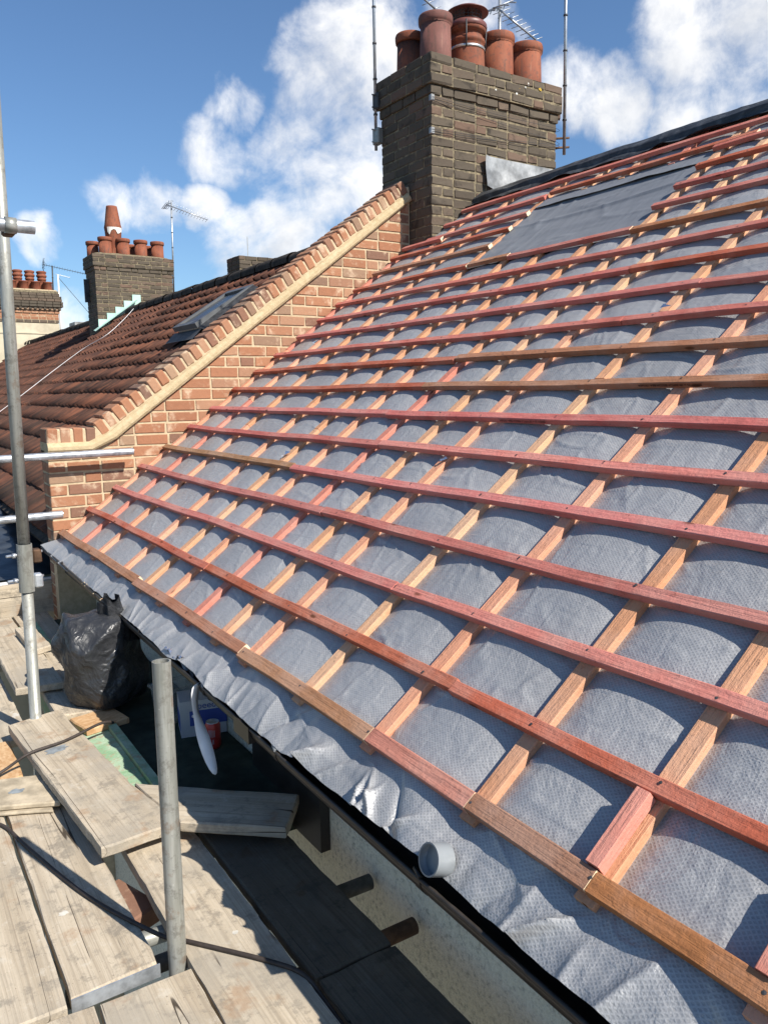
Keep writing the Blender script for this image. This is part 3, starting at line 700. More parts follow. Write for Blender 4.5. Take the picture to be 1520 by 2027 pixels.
# bedded bricks on the wall face
BH, CH, BL, BHd, J = 0.0635, 0.0785, 0.215, 0.1035, 0.0125
def face_brick(x0, x1, z0, z1):
    poly = [(x0, z0), (x1, z0), (x1, z1), (x0, z1)]
    c = TX*RZ0-TZ*RX0
    if z1 > -0.35 or x1 > 1.45: poly = clip(poly, -TZ, TX, c-0.006)                    # below the fillet
    if len(poly) < 3: return
    if max(p[1] for p in poly) < min(roof_z(p[0])-0.16 for p in poly): return    # buried under the new roof
    area = 0.5*abs(sum(poly[i][0]*poly[(i+1) % len(poly)][1]-poly[(i+1) % len(poly)][0]*poly[i][1] for i in range(len(poly))))
    if area < 0.0009: return
    poly = [(a+random.uniform(-.002, .002), b+random.uniform(-.002, .002)) for a, b in poly]
    Vb, Fb = prism(poly, 0.10, 0.004); cx = sum(p[0] for p in poly)/len(poly); cz = sum(p[1] for p in poly)/len(poly); pr = random.uniform(-0.002, 0.002)
    link_mesh('brick', [(a-cx, c, b-cz) for a, b, c in Vb], Fb, M_BRICK, pw, loc=PW((cx, YW+pr, cz)))
row = 0; z = -0.372-BH
seqs = {0: [BL, BL, BHd, BL], 1: [BHd, BL, BL, BL, BL], 2: [BL, BHd, BL, BL], 3: [BL, BL, BL]}
while z > -1.16:
    x = 1.0; k = 0; sq = [BL, BHd, BL, BL] if row % 2 == 0 else [BHd, BL, BL, BL]
    while x < XEND-0.03:
        wd = sq[k % len(sq)] if k < 6 else BL
        x1 = min(x+wd*random.uniform(0.97, 1.03), XEND-0.012)
        face_brick(x, x1, z, z+BH*random.uniform(0.95, 1.04)); x = x1+J*random.uniform(0.7, 1.3); k += 1
    row += 1; z -= CH
row = 1; z = -0.372-BH+CH
while z < rake_z(XEND):
    x = 1.318+0.06*(row % 2); k = 0
    xs = max(RX0+(z-RZ0)*TX/TZ-0.3, 1.25); x = xs+(0.113 if row % 2 else 0.0)-((xs*1000) % 228)/1000.0
    while x < XEND-0.03:
        wd = BHd if random.random() < 0.12 else BL
        x1 = min(x+wd*random.uniform(0.97, 1.03), XEND-0.012)
        face_brick(x, x1, z, z+BH*random.uniform(0.95, 1.04)); x = x1+J*random.uniform(0.7, 1.3)
    row += 1; z += CH
# end face of the wall (shaded side): headers and stretchers
z = -0.372-BH; row = 0
while z > -1.7:
    ys = [(0.104, 0.22)] if row % 2 else [(0.104, 0.222)]
    for a, b in ys:
        Vb, Fb = prism([(a, 0), (b, 0), (b, BH), (a, BH)], 0.09, 0.004)
        link_mesh('brick', [(c, a2, b2) for a2, b2, c in Vb], [f[::-1] for f in Fb], M_BRICK, pw, loc=PW((1.0, YW, z)))
    row += 1; z -= CH
# cream fillet band under the coping (square on the rake, rounded nose)
sec = [(-0.004, 0.000), (-0.026, 0.004), (-0.036, 0.018), (-0.036, 0.040), (-0.024, 0.058), (-0.010, 0.068), (0.225, 0.068), (0.225, 0.0)]  # (y offset, height)
path = [((1.0, -0.385), (0, 1)), ((1.285, -0.385), (-0.28, 0.96)), ((RX0+(1.45-RX0), rake_z(1.45)), (NX, NZ))]+[((RX0+s*TX, RZ0+s*TZ), (NX, NZ)) for s in np.linspace(-0.65, (XEND-RX0)/TX, 26)]
V = []; F = []
for i, ((px, pz), (nx, nz)) in enumerate(path):
    for k, (dy, h) in enumerate(sec):
        jit = random.uniform(-.0025, .0025) if 0 < k < 6 else 0
        V.append(PW((px+nx*(h+jit), YW+dy, pz+nz*(h+jit))))
n = len(sec)
for i in range(len(path)-1):
    for k in range(n):
        kk = (k+1) % n; F.append((i*n+k, i*n+kk, (i+1)*n+kk, (i+1)*n+k))
F += [tuple(range(n-1, -1, -1)), tuple(range(len(V)-n, len(V)))]
link_mesh('mortar_fillet', V, F, M_FILLET, pw)
# coping: bricks on edge, bedded in mortar
cop = [bevelbox_mesh('coping_brick', 0.0685, 0.238, 0.104, 0.009, M_BRICK, 0.0016, s) for s in range(5)]
s0 = (1.43-RX0)/TX; s1 = (XEND-0.01-RX0)/TX; nb = 41; pit = (s1-s0)/(nb-1)
for i in range(nb):
    s = s0+i*pit; h = 0.070+0.053+random.uniform(-.004, .004)
    o = link_obj('coping_brick', random.choice(cop), pw, PW((RX0+s*TX+NX*h, YW+WT/2-0.004+random.uniform(-.004, .004), RZ0+s*TZ+NZ*h)))
    o.rotation_euler = (random.uniform(-.015, .015), -D2R(36.45)+random.uniform(-.03, .03)+0.05, random.uniform(-.01, .01))
for i in range(4):
    o = link_obj('coping_brick', random.choice(cop), pw, PW((1.038+i*0.0815, YW+WT/2-0.004, -0.317+0.052-0.012))); o.rotation_euler = (0, random.uniform(-.02, .02), 0)
# bedding mortar between coping bricks, recessed
V, F = [], []
sec2 = [(-0.005, 0.062), (-0.003, 0.146), (0.006, 0.155), (0.214, 0.155), (0.222, 0.062)]
pth = [((0.998+0.008, -0.385), (0, 1)), ((1.32, -0.385), (0, 1)), ((1.40, rake_z(1.40)), (NX, NZ)), ((XEND-0.05, rake_z(XEND-0.05)), (NX, NZ)), ((XEND-0.004, rake_z(XEND-0.004)), (NX*0.1, 0.75))]
for (px, pz), (nx, nz) in pth:
    for dy, h in sec2: V.append(PW((px+nx*h, YW+dy, pz+nz*h)))
for i in range(len(pth)-1):
    for k in range(5): F.append((i*5+k, i*5+(k+1) % 5, (i+1)*5+(k+1) % 5, (i+1)*5+k))
F += [(4, 3, 2, 1, 0), tuple(range(len(V)-5, len(V)))]
link_mesh('bedding_mortar', V, F, M_MORT, pw)

# ------------------------------------------------------------------ chimney stacks
def brick_set(mat, seed):
    r = {}
    for nm, L in (('S', 0.215), ('H', 0.103)):
        r[nm] = [bevelbox_mesh('brick', L, 0.1035, 0.0645, 0.0065, mat, 0.0042, seed+k*3+(1 if nm == 'S' else 0)) for k in range(4)]
    return r
SOOT = brick_set(M_SOOT, 100)
def chimney(name, label, x0, x1, y0, y1, zt, zfloor, corb=3, roofclip=0.0):
    t = empty(name, (x0, y0, zt)); tag(t, label, 'chimney')
    jj = 0.0115; ch = 0.0755
    nrow = int((zt-zfloor)/ch)+1
    pr = 0.032
    # cores, recessed behind the brick faces
    def core(nm, a, z0, z1): box(nm, (0.006-a, x1-x0-0.006+a, 0.006-a, y1-y0-0.006+a, z0-zt, z1-zt), M_MORTD, t)
    zc = zt-corb*ch
    core('mortar_core', 0.0, zfloor-0.4, zc); core('mortar_core', pr, zc+0.001, zt-0.012)
    for r in range(nrow):
        z = zt-(r+0.5)*ch; a = pr if r < corb else 0.0
        if r == corb: a = 0.012
        X0, X1, Y0, Y1 = x0-a, x1+a, y0-a, y1+a
        if z+0.04 < min(roof_z(x0), 0.9)-0.12: break
        def put(L, cx, cy, turn, kind):
            # skip bricks that the roof hides
            if z+0.04 < min(roof_z(cx), 1.57-0.75*(cx-4.43))-0.10: return
            o = link_obj('brick', random.choice(SOOT[kind]), t, (cx-x0+random.uniform(-.0015, .0015), cy-y0, z-zt+random.uniform(-.002, .002)))
            nom = 0.215 if kind == 'S' else 0.103
            o.rotation_euler = (random.uniform(-.03, .03), random.uniform(-.018, .018), (math.pi/2 if turn else 0)+random.uniform(-.02, .02)); o.scale = (L/nom, 1, 1)
        odd = r % 2
        # corners: stretcher one course, header the next
        cw = 0.215 if not odd else 0.1035
        put(0.215, X0+(0.1075 if not odd else 0.0518), Y0+(0.0518 if not odd else 0.1075), bool(odd), 'S')
        put(0.215, X1-(0.1075 if not odd else 0.0518), Y0+(0.0518 if not odd else 0.1075), bool(odd), 'S')
        xs = X0+cw+jj; xe = X1-cw-jj; seq = []; tot = 0; k = odd
        while True:
            L = 0.215 if (k % 3) != 1 else 0.103
            if tot+L > (xe-xs)+0.06: break
            seq.append(L); tot += L+jj; k += 1
        tot -= jj; sc = ((xe-xs)-jj*(len(seq)-1))/max(1e-6, sum(seq)); x = xs
        for L in seq:
            put(L*sc, x+L*sc/2, Y0+0.0518, False, 'S' if L > 0.15 else 'H'); x += L*sc+jj
        cw2 = 0.1035 if not odd else 0.215
        ys = Y0+cw2+jj; ye = Y1; n = max(1, round((ye-ys)/0.2)); L = ((ye-ys)-jj*(n-1))/n
        for q in range(n): put(L, X0+0.0518, ys+q*(L+jj)+L/2, True, 'S' if L > 0.15 else 'H')
        # far side and right side, simpler
        n = max(1, round((ye-ys)/0.21)); 
        for q in range(n): put(L, X1-0.0518, ys+q*(L+jj)+L/2, True, 'S' if L > 0.15 else 'H') if r % 1 == 0 and q < n else None
    # flaunching
    V = []; F = []
    nx, ny = 16, 8
    gx = np.linspace(-pr*0.9, x1-x0+pr*0.9, nx); gy = np.linspace(-pr*0.9, y1-y0+pr*0.9, ny); GX, GY = np.meshgrid(gx, gy, indexing='ij')
    ed = np.minimum(np.minimum(GX-gx[0], gx[-1]-GX), np.minimum(GY-gy[0], gy[-1]-GY))
    GZ = -0.012+0.07*np.clip(ed/0.18, 0, 1)+0.016*(fbm(GX*9, GY*9, 3)-0.5)
    grid_mesh('flaunching', GX, GY, GZ, M_MORTD, t)
    return t
def pot_profile(r, h, rim=0.018, taper=0.94):
    return [(r*1.02, -0.03), (r*1.0, 0.05), (r*taper, h*0.80), (r*taper, h-0.075), (r*taper+rim*0.8, h-0.065), (r*taper+rim, h-0.045), (r*taper+rim, h-0.018), (r*taper+rim*0.7, h-0.002), (r*taper-0.010, h), (r*taper-0.022, h-0.02), (r*taper-0.024, h-0.30 if h > .31 else 0.0)]
ch1 = chimney('chimney_stack', 'big soot dark brick chimney stack at the top of the parapet wall', 3.962, 5.335, 5.254, 5.97, 2.595, 1.1)
def addpot(t, x, y, zb, r, h, mat, name='chimney_pot', taper=0.94):
    o = lathe(name, pot_profile(r, h, taper=taper), mat, t); o.location = Vector((x, y, zb))-t.location; return o
addpot(ch1, 4.125, 5.76, 2.58, 0.117, 0.345, M_POT)
addpot(ch1, 4.168, 5.47, 2.60, 0.130, 0.375, M_POT2)
addpot(ch1, 4.820, 5.46, 2.59, 0.140, 0.375, M_POT)
addpot(ch1, 5.150, 5.46, 2.58, 0.140, 0.375, M_POT)
for x in (4.50, 4.84, 5.16): addpot(ch1, x, 5.80, 2.58, 0.125, 0.30, M_POT)
# pot with a guarded cowl
pt = empty('cowl_pot', Vector((4.49, 5.46, 2.59))-ch1.location); pt.parent = ch1; pt.scale = (1, 1, 0.87)
lathe('pot_body', [(0.150, -0.03), (0.148, 0.05), (0.140, 0.22), (0.138, 0.26), (0.146, 0.268), (0.150, 0.285), (0.146, 0.30), (0.128, 0.32), (0.124, 0.355), (0.150, 0.362), (0.155, 0.385), (0.155, 0.415), (0.146, 0.425), (0.118, 0.425), (0.112, 0.36)], M_POT, pt)
lathe('cowl_skirt', [(0.157, 0.395), (0.162, 0.40), (0.162, 0.435), (0.150, 0.45), (0.120, 0.452)], M_COWL, pt)
lathe('cowl_lid', [(0.0, 0.605), (0.06, 0.602), (0.130, 0.578), (0.172, 0.552), (0.176, 0.545), (0.170, 0.543), (0.0, 0.56)], M_COWL, pt, seg=32)
tube('cowl_stem', (0, 0, 0.42), (0, 0, 0.57), 0.022, M_COWL, pt)
for k in range(20):
    a = 2*math.pi*k/20
    tube('guard_wire', (0.115*math.cos(a), 0.115*math.sin(a), 0.445), (0.115*math.cos(a), 0.115*math.sin(a), 0.565), 0.0022, M_DARKMET, pt, 5)
for zz in (0.475, 0.505, 0.535):
    lathe('guard_ring', [(0.117, zz-0.002), (0.119, zz), (0.117, zz+0.002)], M_DARKMET, pt, seg=28)
lathe('strap_band', [(0.1435, 0.205), (0.1465, 0.206), (0.1465, 0.228), (0.1435, 0.229)], M_STRAP, pt)
for a in (-2.3, -0.6, 1.2):
    tube('strap', (0.147*math.cos(a), 0.147*math.sin(a), 0.20), (0.160*math.cos(a), 0.160*math.sin(a), 0.43), 0.006, M_DARKMET, pt, 6)
# lichen patches
for x, z, s, c in ((4.86, 2.487, 0.020, (0.55, 0.33, 0.04)), (4.885, 2.47, 0.016, (0.55, 0.33, 0.04)), (5.10, 2.53, 0.022, (0.5, 0.34, 0.06)), (4.96, 2.545, 0.020, (0.62, 0.62, 0.56)), (4.83, 2.44, 0.014, (0.62, 0.62, 0.56)), (4.93, 2.51, 0.010, (0.6, 0.6, 0.55)), (4.60, 2.43, 0.010, (0.6, 0.6, 0.55))):
    mt = mat_plain('lichen', c, 0.95, 0.1, 0, 0.3, 40)
    vs = [(0, -0.003, 0)]+[(s*random.uniform(0.6, 1.1)*math.cos(k*0.63), 0.001, s*random.uniform(0.6, 1.0)*math.sin(k*0.63)) for k in range(10)]
    link_mesh('lichen_patch', vs, [(0, 1+(k+1) % 10, 1+k) for k in range(10)], mt, ch1, loc=Vector((x, 5.254-0.033, z))-ch1.location)
# lead sheet left on the front of the stack
gx = np.linspace(0, 0.82, 30); gz = np.linspace(0, 0.22, 12); GX, GZ = np.meshgrid(gx, gz, indexing='ij')
GY = -0.018-0.035*np.exp(-GX/0.05)*((GZ/0.22))-0.012*(fbm(GX*6, GZ*8, 44)-0.5)-0.02*(1-GZ/0.22)**2
lead = grid_mesh('lead_flashing', GX+0.012*np.cos(GZ*14), GY, GZ-0.045*np.exp(-((GX-0.12)/0.12)**2)*(1-GZ/0.22), M_LEAD, ch1)
lead.location = Vector((4.495, 5.254, 1.685))-ch1.location
# lashing wires and corner plates
lash = empty('aerial_lashing', (3.962, 5.254, 2.2)); tag(lash, 'thin lashing wires with zinc corner plates strapped round the big chimney', 'wire')
for z in (2.268, 2.024):
    o = bevelbox_mesh('corner_plate', 0.036, 0.036, 0.05, 0.005, M_LEAD)
    link_obj('corner_plate', o, lash, (0.010, 0.010, z-2.2))
for za, zb in ((2.27, 2.25), (2.255, 2.14), (2.03, 2.115), (2.015, 2.10)):
    sweep('wire', [(0.0, -0.012, za-2.2), (0.7, -0.014, (za+zb)/2-2.2-0.012), (1.37, -0.012, zb-2.2), (1.40, 0.10, zb-2.2)], 0.0016, M_DARKMET, lash, 5, 5)

ch2 = chimney('chimney_stack', 'sooty brick chimney on the tiled roof with one tall tapered pot', 3.892, 5.375, 15.62, 16.33, 2.60, 1.0)
for x in (4.175, 4.515, 4.853, 5.18): addpot(ch2, x, 15.86, 2.60, 0.118, 0.345, M_POT, taper=0.98)
for x in (4.02, 4.40, 4.75, 5.08): addpot(ch2, x, 16.18, 2.60, 0.11, 0.30, M_POT, taper=0.98)
o = lathe('tall_pot', [(0.125, 0.0), (0.128, 0.10), (0.155, 0.50), (0.165, 0.56), (0.150, 0.62), (0.105, 0.93), (0.100, 0.96), (0.085, 0.955), (0.08, 0.85)], M_POT, ch2); o.location = Vector((4.385, 16.02, 2.60))-ch2.location
mtw = mat_plain('white_bird_lime', (0.7, 0.68, 0.62), 0.9, 0.1, 0, 0.15, 30)
vs = []; fs = []
for k in range(9):
    a = -2.5+k*0.24; r0 = 0.168; vs += [(r0*math.cos(a), r0*math.sin(a), 0.555), (0.163*math.cos(a), 0.163*math.sin(a), 0.46+random.uniform(-.05, .06))]
for k in range(8): fs.append((2*k, 2*k+1, 2*k+3, 2*k+2))
link_mesh('lime_streak', vs, fs, mtw, ch2, loc=o.location)
# stepped copper flashing
steps = [(3.885, 1.17), (3.93, 1.17), (3.93, 1.42), (4.06, 1.42), (4.06, 1.52), (4.19, 1.52), (4.19, 1.61), (4.32, 1.61), (4.32, 1.68), (4.56, 1.68), (4.56, 1.82), (4.72, 1.82)]
for i in range(5):
    xa = 3.895+i*0.165; zr = roof_z(xa)+0.03; zt_ = roof_z(xa)+0.215
    V2, F2 = prism([(xa, zr-0.05), (xa+0.163, zr+0.06), (xa+0.163, zt_), (xa, zt_)], 0.006, 0.001)
    link_mesh('step_flashing', [(a-3.892, c-0.012-0.0015*i, b-2.60) for a, b, c in V2], F2, M_TEAL, ch2)
sk = [to for to in [(3.80, roof_z(3.80)+0.045), (4.75, roof_z(4.75)+0.045)]]
link_mesh('soaker_strip', [(3.80-3.892, -0.14, roof_z(3.80)+0.05-2.6), (4.62-3.892, -0.14, roof_z(4.62)+0.05-2.6), (4.62-3.892, 0.01, roof_z(4.62)+0.075-2.6), (3.80-3.892, 0.01, roof_z(3.80)+0.075-2.6)], [(0, 1, 2, 3)], M_TEAL, ch2)

# far end stack on a rendered gable
ch3 = empty('chimney_stack', (5.42, 26.5, 2.2)); tag(ch3, 'distant chimney above a cream rendered gable with a row of moulded pots', 'chimney')
box('rendered_gable', (-3.2, 0.0, 0.0, 0.5, -5.0, -0.02), M_STUCCO, ch3)
box('coping_course', (-3.2, 0.012, -0.02, 0.52, -0.345, -0.315), M_STUCCO, ch3)
def course(z0, z1, a, mat, L=0.225, nm='brick_course'):
    V = []; F = []; x = -3.0-random.uniform(0, .1)
    while x < a-0.02:
        x1 = min(x+L-0.015, a); b = boxv(x, x1, -a, 0.5+a, z0, z1-0.014); k0 = len(V); V += b; F += [tuple(i+k0 for i in f) for f in BOXF]; x = x1+0.015
    o = link_mesh(nm, V, F, mat, ch3); o['kind'] = 'stuff'; return o
box('mortar_core', (-3.0, -0.006, 0.006, 0.49, 0.0, 1.0), M_MORT, ch3)
for i in range(3): course(i*0.095, (i+1)*0.095, 0.0, M_BRICK if i != 0 else M_SOOT)
for i in range(2): course(0.285+i*0.095, 0.38+i*0.095, 0.03+0.04*i, M_BRICK, 0.14 if i else 0.225)
V = []; F = []
for k in range(22):
    x = -2.95+k*0.14; k0 = len(V); V += boxv(x, x+0.07, -0.10, 0.5, 0.40, 0.49); F += [tuple(i+k0 for i in f) for f in BOXF]
o = link_mesh('dentil_course', V, F, M_SOOT, ch3); o['kind'] = 'stuff'
for i in range(5): course(0.475+i*0.085, 0.475+(i+1)*0.085, 0.13 if i < 3 else 0.10-0.03*(i-3), M_SOOT)
box('flaunching', (-3.0, 0.03, -0.03, 0.53, 0.895, 0.96), M_MORTD, ch3)
for i in range(7):
    x = -0.33-i*0.345
    lathe('moulded_pot', [(0.135, 0), (0.125, 0.25), (0.122, 0.36), (0.138, 0.37), (0.138, 0.40), (0.125, 0.415), (0.128, 0.45), (0.155, 0.47), (0.155, 0.51), (0.13, 0.53), (0.125, 0.56), (0.15, 0.585), (0.152, 0.62), (0.11, 0.64), (0.09, 0.60)], M_POT, ch3, (x-0.02, 0.36, 0.95), 16)
    lathe('plain_pot', [(0.125, 0), (0.125, 0.27), (0.14, 0.28), (0.14, 0.31), (0.11, 0.315), (0.10, 0.25)], M_POT, ch3, (x+0.10, 0.13, 0.93), 16)

# low stack seen over the neighbour's ridge
lc = empty('chimney_stack', (5.62, 12.9, 2.31)); tag(lc, 'low flat brick chimney top just showing above the neighbouring ridge', 'chimney')
box('mortar_core', (0.01, 0.79, 0.01, 0.55, -3.0, -0.01), M_MORTD, lc)
for r in range(5):
    x = 0.0; k = 0
    while x < 0.78:
        L = min(0.215 if (k+r) % 3 else 0.103, 0.80-x); link_obj('brick', random.choice(SOOT['S' if L > .15 else 'H']), lc, (x+L/2, 0.05, -0.035-0.0755*r)).scale = (L/(0.215 if L > .15 else 0.103), 1, 1); x += L+0.0115; k += 1
    for q in range(2): 
        o = link_obj('brick', random.choice(SOOT['S']), lc, (0.05, 0.21+q*0.227, -0.035-0.0755*r)); o.rotation_euler = (0, 0, math.pi/2)

# ------------------------------------------------------------------ neighbour's pantiled roof
nr = empty('tiled_roof', ROOF_LOC, ROOF_ROT); tag(nr, 'old clay pantiled roof beyond the brick parapet, streaked dark with soot and moss', 'roof')
PT, GA = 0.205, 0.2775
TY0, TY1 = 5.80, 26.4
TW = PT+0.018
prof = []
for y, h in ((0.0, 0.12), (0.022, 0.0), (0.060, -0.04), (0.095, 0.0), (0.118, 0.22), (0.140, 0.66), (0.160, 0.98), (0.176, 1.0), (0.192, 0.72), (0.208, 0.20), (TW, -0.06)):
    prof.append((y, h))
LT = 0.335
def pantile_mesh(seed):
    r = random.Random(seed); V = []; F = []; n = len(prof)
    for xx, dz, rh in ((0.0, 0.012, 0.056), (LT*0.5, 0.006, 0.040), (LT, 0.0, 0.024)):
        for y, h in prof: V.append((xx+r.uniform(-.004, .004), y, h*rh+dz+r.uniform(-.0015, .0015)))
    for y, h in prof: V.append((0.001, y, h*0.056+0.012-0.010))
    for y, h in prof: V.append((0.035, y, min(h*0.045, 0.014)-0.002))
    for a in range(2):
        for k in range(n-1): F.append((a*n+k, (a+1)*n+k, (a+1)*n+k+1, a*n+k+1))
    for k in range(n-1): F.append((3*n+k, k, k+1, 3*n+k+1)); F.append((4*n+k, 3*n+k, 3*n+k+1, 4*n+k+1))
    me = bpy.data.meshes.new('tile'); me.from_pydata(V, [], [f[::-1] for f in F]); me.materials.append(M_TILE)
    me.polygons.foreach_set('use_smooth', [True]*(2*(n-1))+[False]*(len(F)-2*(n-1))); me.update(); return me
tm = [pantile_mesh(s) for s in range(4)]
NRW = 15; V0 = 4.42-0.30-GA*(NRW-1)
slots = []
ncol = int((TY1-TY0)/PT)
def px_of(p):
    z = p.dot(FW); return (760+1548.5*p.dot(RT)/z, 1013.5-1548.5*p.dot(UP)/z) if z > 0.1 else (-9999, -9999)
SKY_V0, SKY_V1, SKY_U0, SKY_U1 = 2.93, 3.74, 8.32, 9.06
for r in range(NRW):
    v = V0+r*GA
    for c in range(ncol):
        u = TY0+c*PT
        if SKY_V0-0.22 < v < SKY_V1-0.12 and SKY_U0-0.15 < u < SKY_U1-0.02: continue
        if v+0.3 > to_roof((3.85, 0, roof_z(3.85)))[0] and 15.58 < u < 16.3: continue
        p = rp(v+0.13, u+0.1, 0.0); X, Y = px_of(p)
        vis = -15 < X < 1540
        t = YW/p.y; q = p*t
        if q.x > 1.0 and q.z < (rake_z(q.x)+0.2 if q.x > 1.35 else -0.25): vis = False
        slots.append((0 if vis else 1, p.length, v, u))
slots.sort()
far_v, far_f = [], []; TV = [np.array([x.co for x in me.vertices]) for me in tm]; TF = [[tuple(p.vertices) for p in me.polygons] for me in tm]
NBASE = -0.055
for i, (hid, dist, v, u) in enumerate(slots):
    k = random.randrange(4); jz = random.uniform(-.004, .009); jr = random.uniform(-.022, .022)
    if i < 298 and not hid:
        o = link_obj('tile', tm[k], nr, (v, u, NBASE+jz)); o.rotation_euler = (random.uniform(-.01, .01), 0, jr)
    else:
        P = TV[k]; c, s = math.cos(jr), math.sin(jr); k0 = len(far_v)
        far_v += [(v+a*c-b*s, u+a*s+b*c, NBASE+jz+d) for a, b, d in P]
        far_f += [tuple(q+k0 for q in f) for f in TF[k]]
fo = link_mesh('tile_field', far_v, far_f, M_TILE, nr); fo['kind'] = 'stuff'
box('roof_deck', (V0-0.05, 4.44, TY0-0.02, TY1, -0.16, -0.062), M_RIDGETILE, nr)
# ridge tiles
def ridge_mesh(seed):
    r = random.Random(seed); V = []; F = []
    for yy in (0.0, 0.02, 0.43, 0.45):
        for k in range(9):
            a = math.pi*(k/8)*1.16-0.25; rad = 0.118+(0.008 if yy in (0.0, 0.02) else 0)+r.uniform(-.003, .003)
            V.append((rad*math.cos(a), yy, rad*math.sin(a)*0.85))
    for a in range(3):
        for k in range(8): F.append((a*9+k, a*9+k+1, (a+1)*9+k+1, (a+1)*9+k))
    me = bpy.data.meshes.new('ridge_tile'); me.from_pydata(V, [], F); me.materials.append(M_RIDGETILE); me.polygons.foreach_set('use_smooth', [True]*len(F)); me.update(); return me
rmm = [ridge_mesh(s) for s in range(3)]
pr_ = to_roof((4.44, 0, 1.515))
y = TY0
while y < TY1-0.3:
    if not (15.3 < y < 16.3):
        o = link_obj('ridge_tile', random.choice(rmm), nr, (pr_[0], y, pr_[2]+random.uniform(-.006, .006))); o.rotation_euler = (random.uniform(-.01, .01), TH, random.uniform(-.01, .01))
    y += 0.456
link_mesh('rear_slope', [to_roof(p) for p in [(4.5, TY0, 1.52), (4.5, TY1, 1.52), (8.6, TY1, -1.5), (8.6, TY0, -1.5)]], [(0, 1, 2, 3)], M_TILE, nr)
link_mesh('house_front', [to_roof(p) for p in boxv(1.30, 1.55, 5.80, 26.4, -7, -0.95)], BOXF, M_STUCCO, nr)

# roof window standing ajar in the tiles
sw = empty('roof_window', (0, 0, 0)); sw.parent = nr
def bx(name, b, mat, par): return box(name, b, mat, par)
bx('window_kerb', (SKY_V0, SKY_V0+0.06, SKY_U0, SKY_U1, -0.06, 0.035), M_DARKMET, sw)
bx('window_kerb', (SKY_V1-0.06, SKY_V1, SKY_U0, SKY_U1, -0.06, 0.035), M_DARKMET, sw)
bx('window_kerb', (SKY_V0+0.062, SKY_V1-0.062, SKY_U0, SKY_U0+0.05, -0.06, 0.032), M_DARKMET, sw)
bx('window_kerb', (SKY_V0+0.062, SKY_V1-0.062, SKY_U1-0.05, SKY_U1, -0.06, 0.032), M_DARKMET, sw)
link_mesh('lead_apron', [(SKY_V0-0.16, SKY_U0-0.08, 0.022), (SKY_V0+0.0, SKY_U0-0.08, 0.05), (SKY_V0+0.0, SKY_U1+0.08, 0.05), (SKY_V0-0.16, SKY_U1+0.08, 0.022)], [(0, 1, 2, 3)], M_DARKMET, sw)
link_mesh('side_flashing', [(SKY_V0, SKY_U0-0.10, 0.03), (SKY_V1, SKY_U0-0.10, 0.03), (SKY_V1, SKY_U0-0.003, 0.07), (SKY_V0, SKY_U0-0.003, 0.07)], [(0, 1, 2, 3)], M_DARKMET, sw)
bx('opening_reveal', (SKY_V0+0.062, SKY_V1-0.062, SKY_U0+0.05, SKY_U1-0.05, -0.5, -0.45), M_WHITE, sw)
sa = empty('sash', ((SKY_V0+SKY_V1)/2, SKY_U0, 0.066)); sa.parent = nr; sa.rotation_euler = (0, D2R(3.4), 0)
hl = (SKY_V1-SKY_V0)/2+0.01; ww = SKY_U1-SKY_U0
for nm, b, mt in (('sash_rail', (-hl, -hl+0.07, 0, ww, -0.02, 0.035), M_SASH), ('sash_rail', (hl-0.07, hl, 0, ww, -0.02, 0.035), M_SASH), ('sash_rail', (-hl+0.072, hl-0.072, 0, 0.07, -0.02, 0.035), M_SASH),
                  ('sash_rail', (-hl+0.072, hl-0.072, ww-0.07, ww, -0.02, 0.035), M_SASH), ('glass_pane', (-hl+0.072, hl-0.072, 0.072, ww-0.072, 0.0, 0.012), M_GLASSD),
                  ('white_sash_edge', (-hl+0.03, hl-0.10, 0.012, 0.05, -0.062, -0.022), M_WHITE), ('white_sash_edge', (-hl+0.03, hl-0.10, 0.06, ww-0.03, -0.058, -0.022), M_WHITE)):
    bx(nm, b, mt, sa)

# the neighbour's lower dark bay roof behind the far toe board
by = empty('bay_roof', (0.3, 6.25, -1.5)); tag(by, 'low glossy dark bay roof with a white panelled fascia beyond the end toe board', 'roof')
GX, GY = np.meshgrid(np.linspace(-0.8, 1.0, 40), np.linspace(0, 2.2, 50), indexing='ij')
grid_mesh('roof_sheet', GX, GY, 0.15+0.19*GY+0.03*(fbm(GX*9, GY*7, 12)-0.5)*(GY > 0.05), M_SLATE, by)
for k in range(5):
    bx('fascia_panel', (-0.8+k*0.37, -0.8+k*0.37+0.362, -0.03, 0.0, -0.06, 0.135), M_WHITE, by)
bx('bay_wall', (-0.78, 0.98, 0.01, 2.2, -5.5, -0.062), M_STUCCO, by)
# slate bracket scraps at the eaves end
for k in range(3):
    bx('eaves_tile', (0.62+0.10*k, 0.70+0.10*k, -0.22-0.03*k, -0.03, 0.30+0.05*k, 0.325+0.05*k), M_TILE, by)

# white cable lying over the tiles
cb = sweep('roof_cable', [rp(4.50, 14.9, 0.03), rp(3.95, 14.2, 0.03), rp(3.45, 13.85, 0.03), rp(3.1, 14.3, 0.03), rp(2.45, 14.3, 0.03), rp(1.75, 14.15, 0.03), rp(1.2, 14.1, 0.03)], 0.0045, M_WHITE, None, 6, 6)
tag(cb, 'thin white cable snaking down the old tiled roof from the chimney', 'cable')
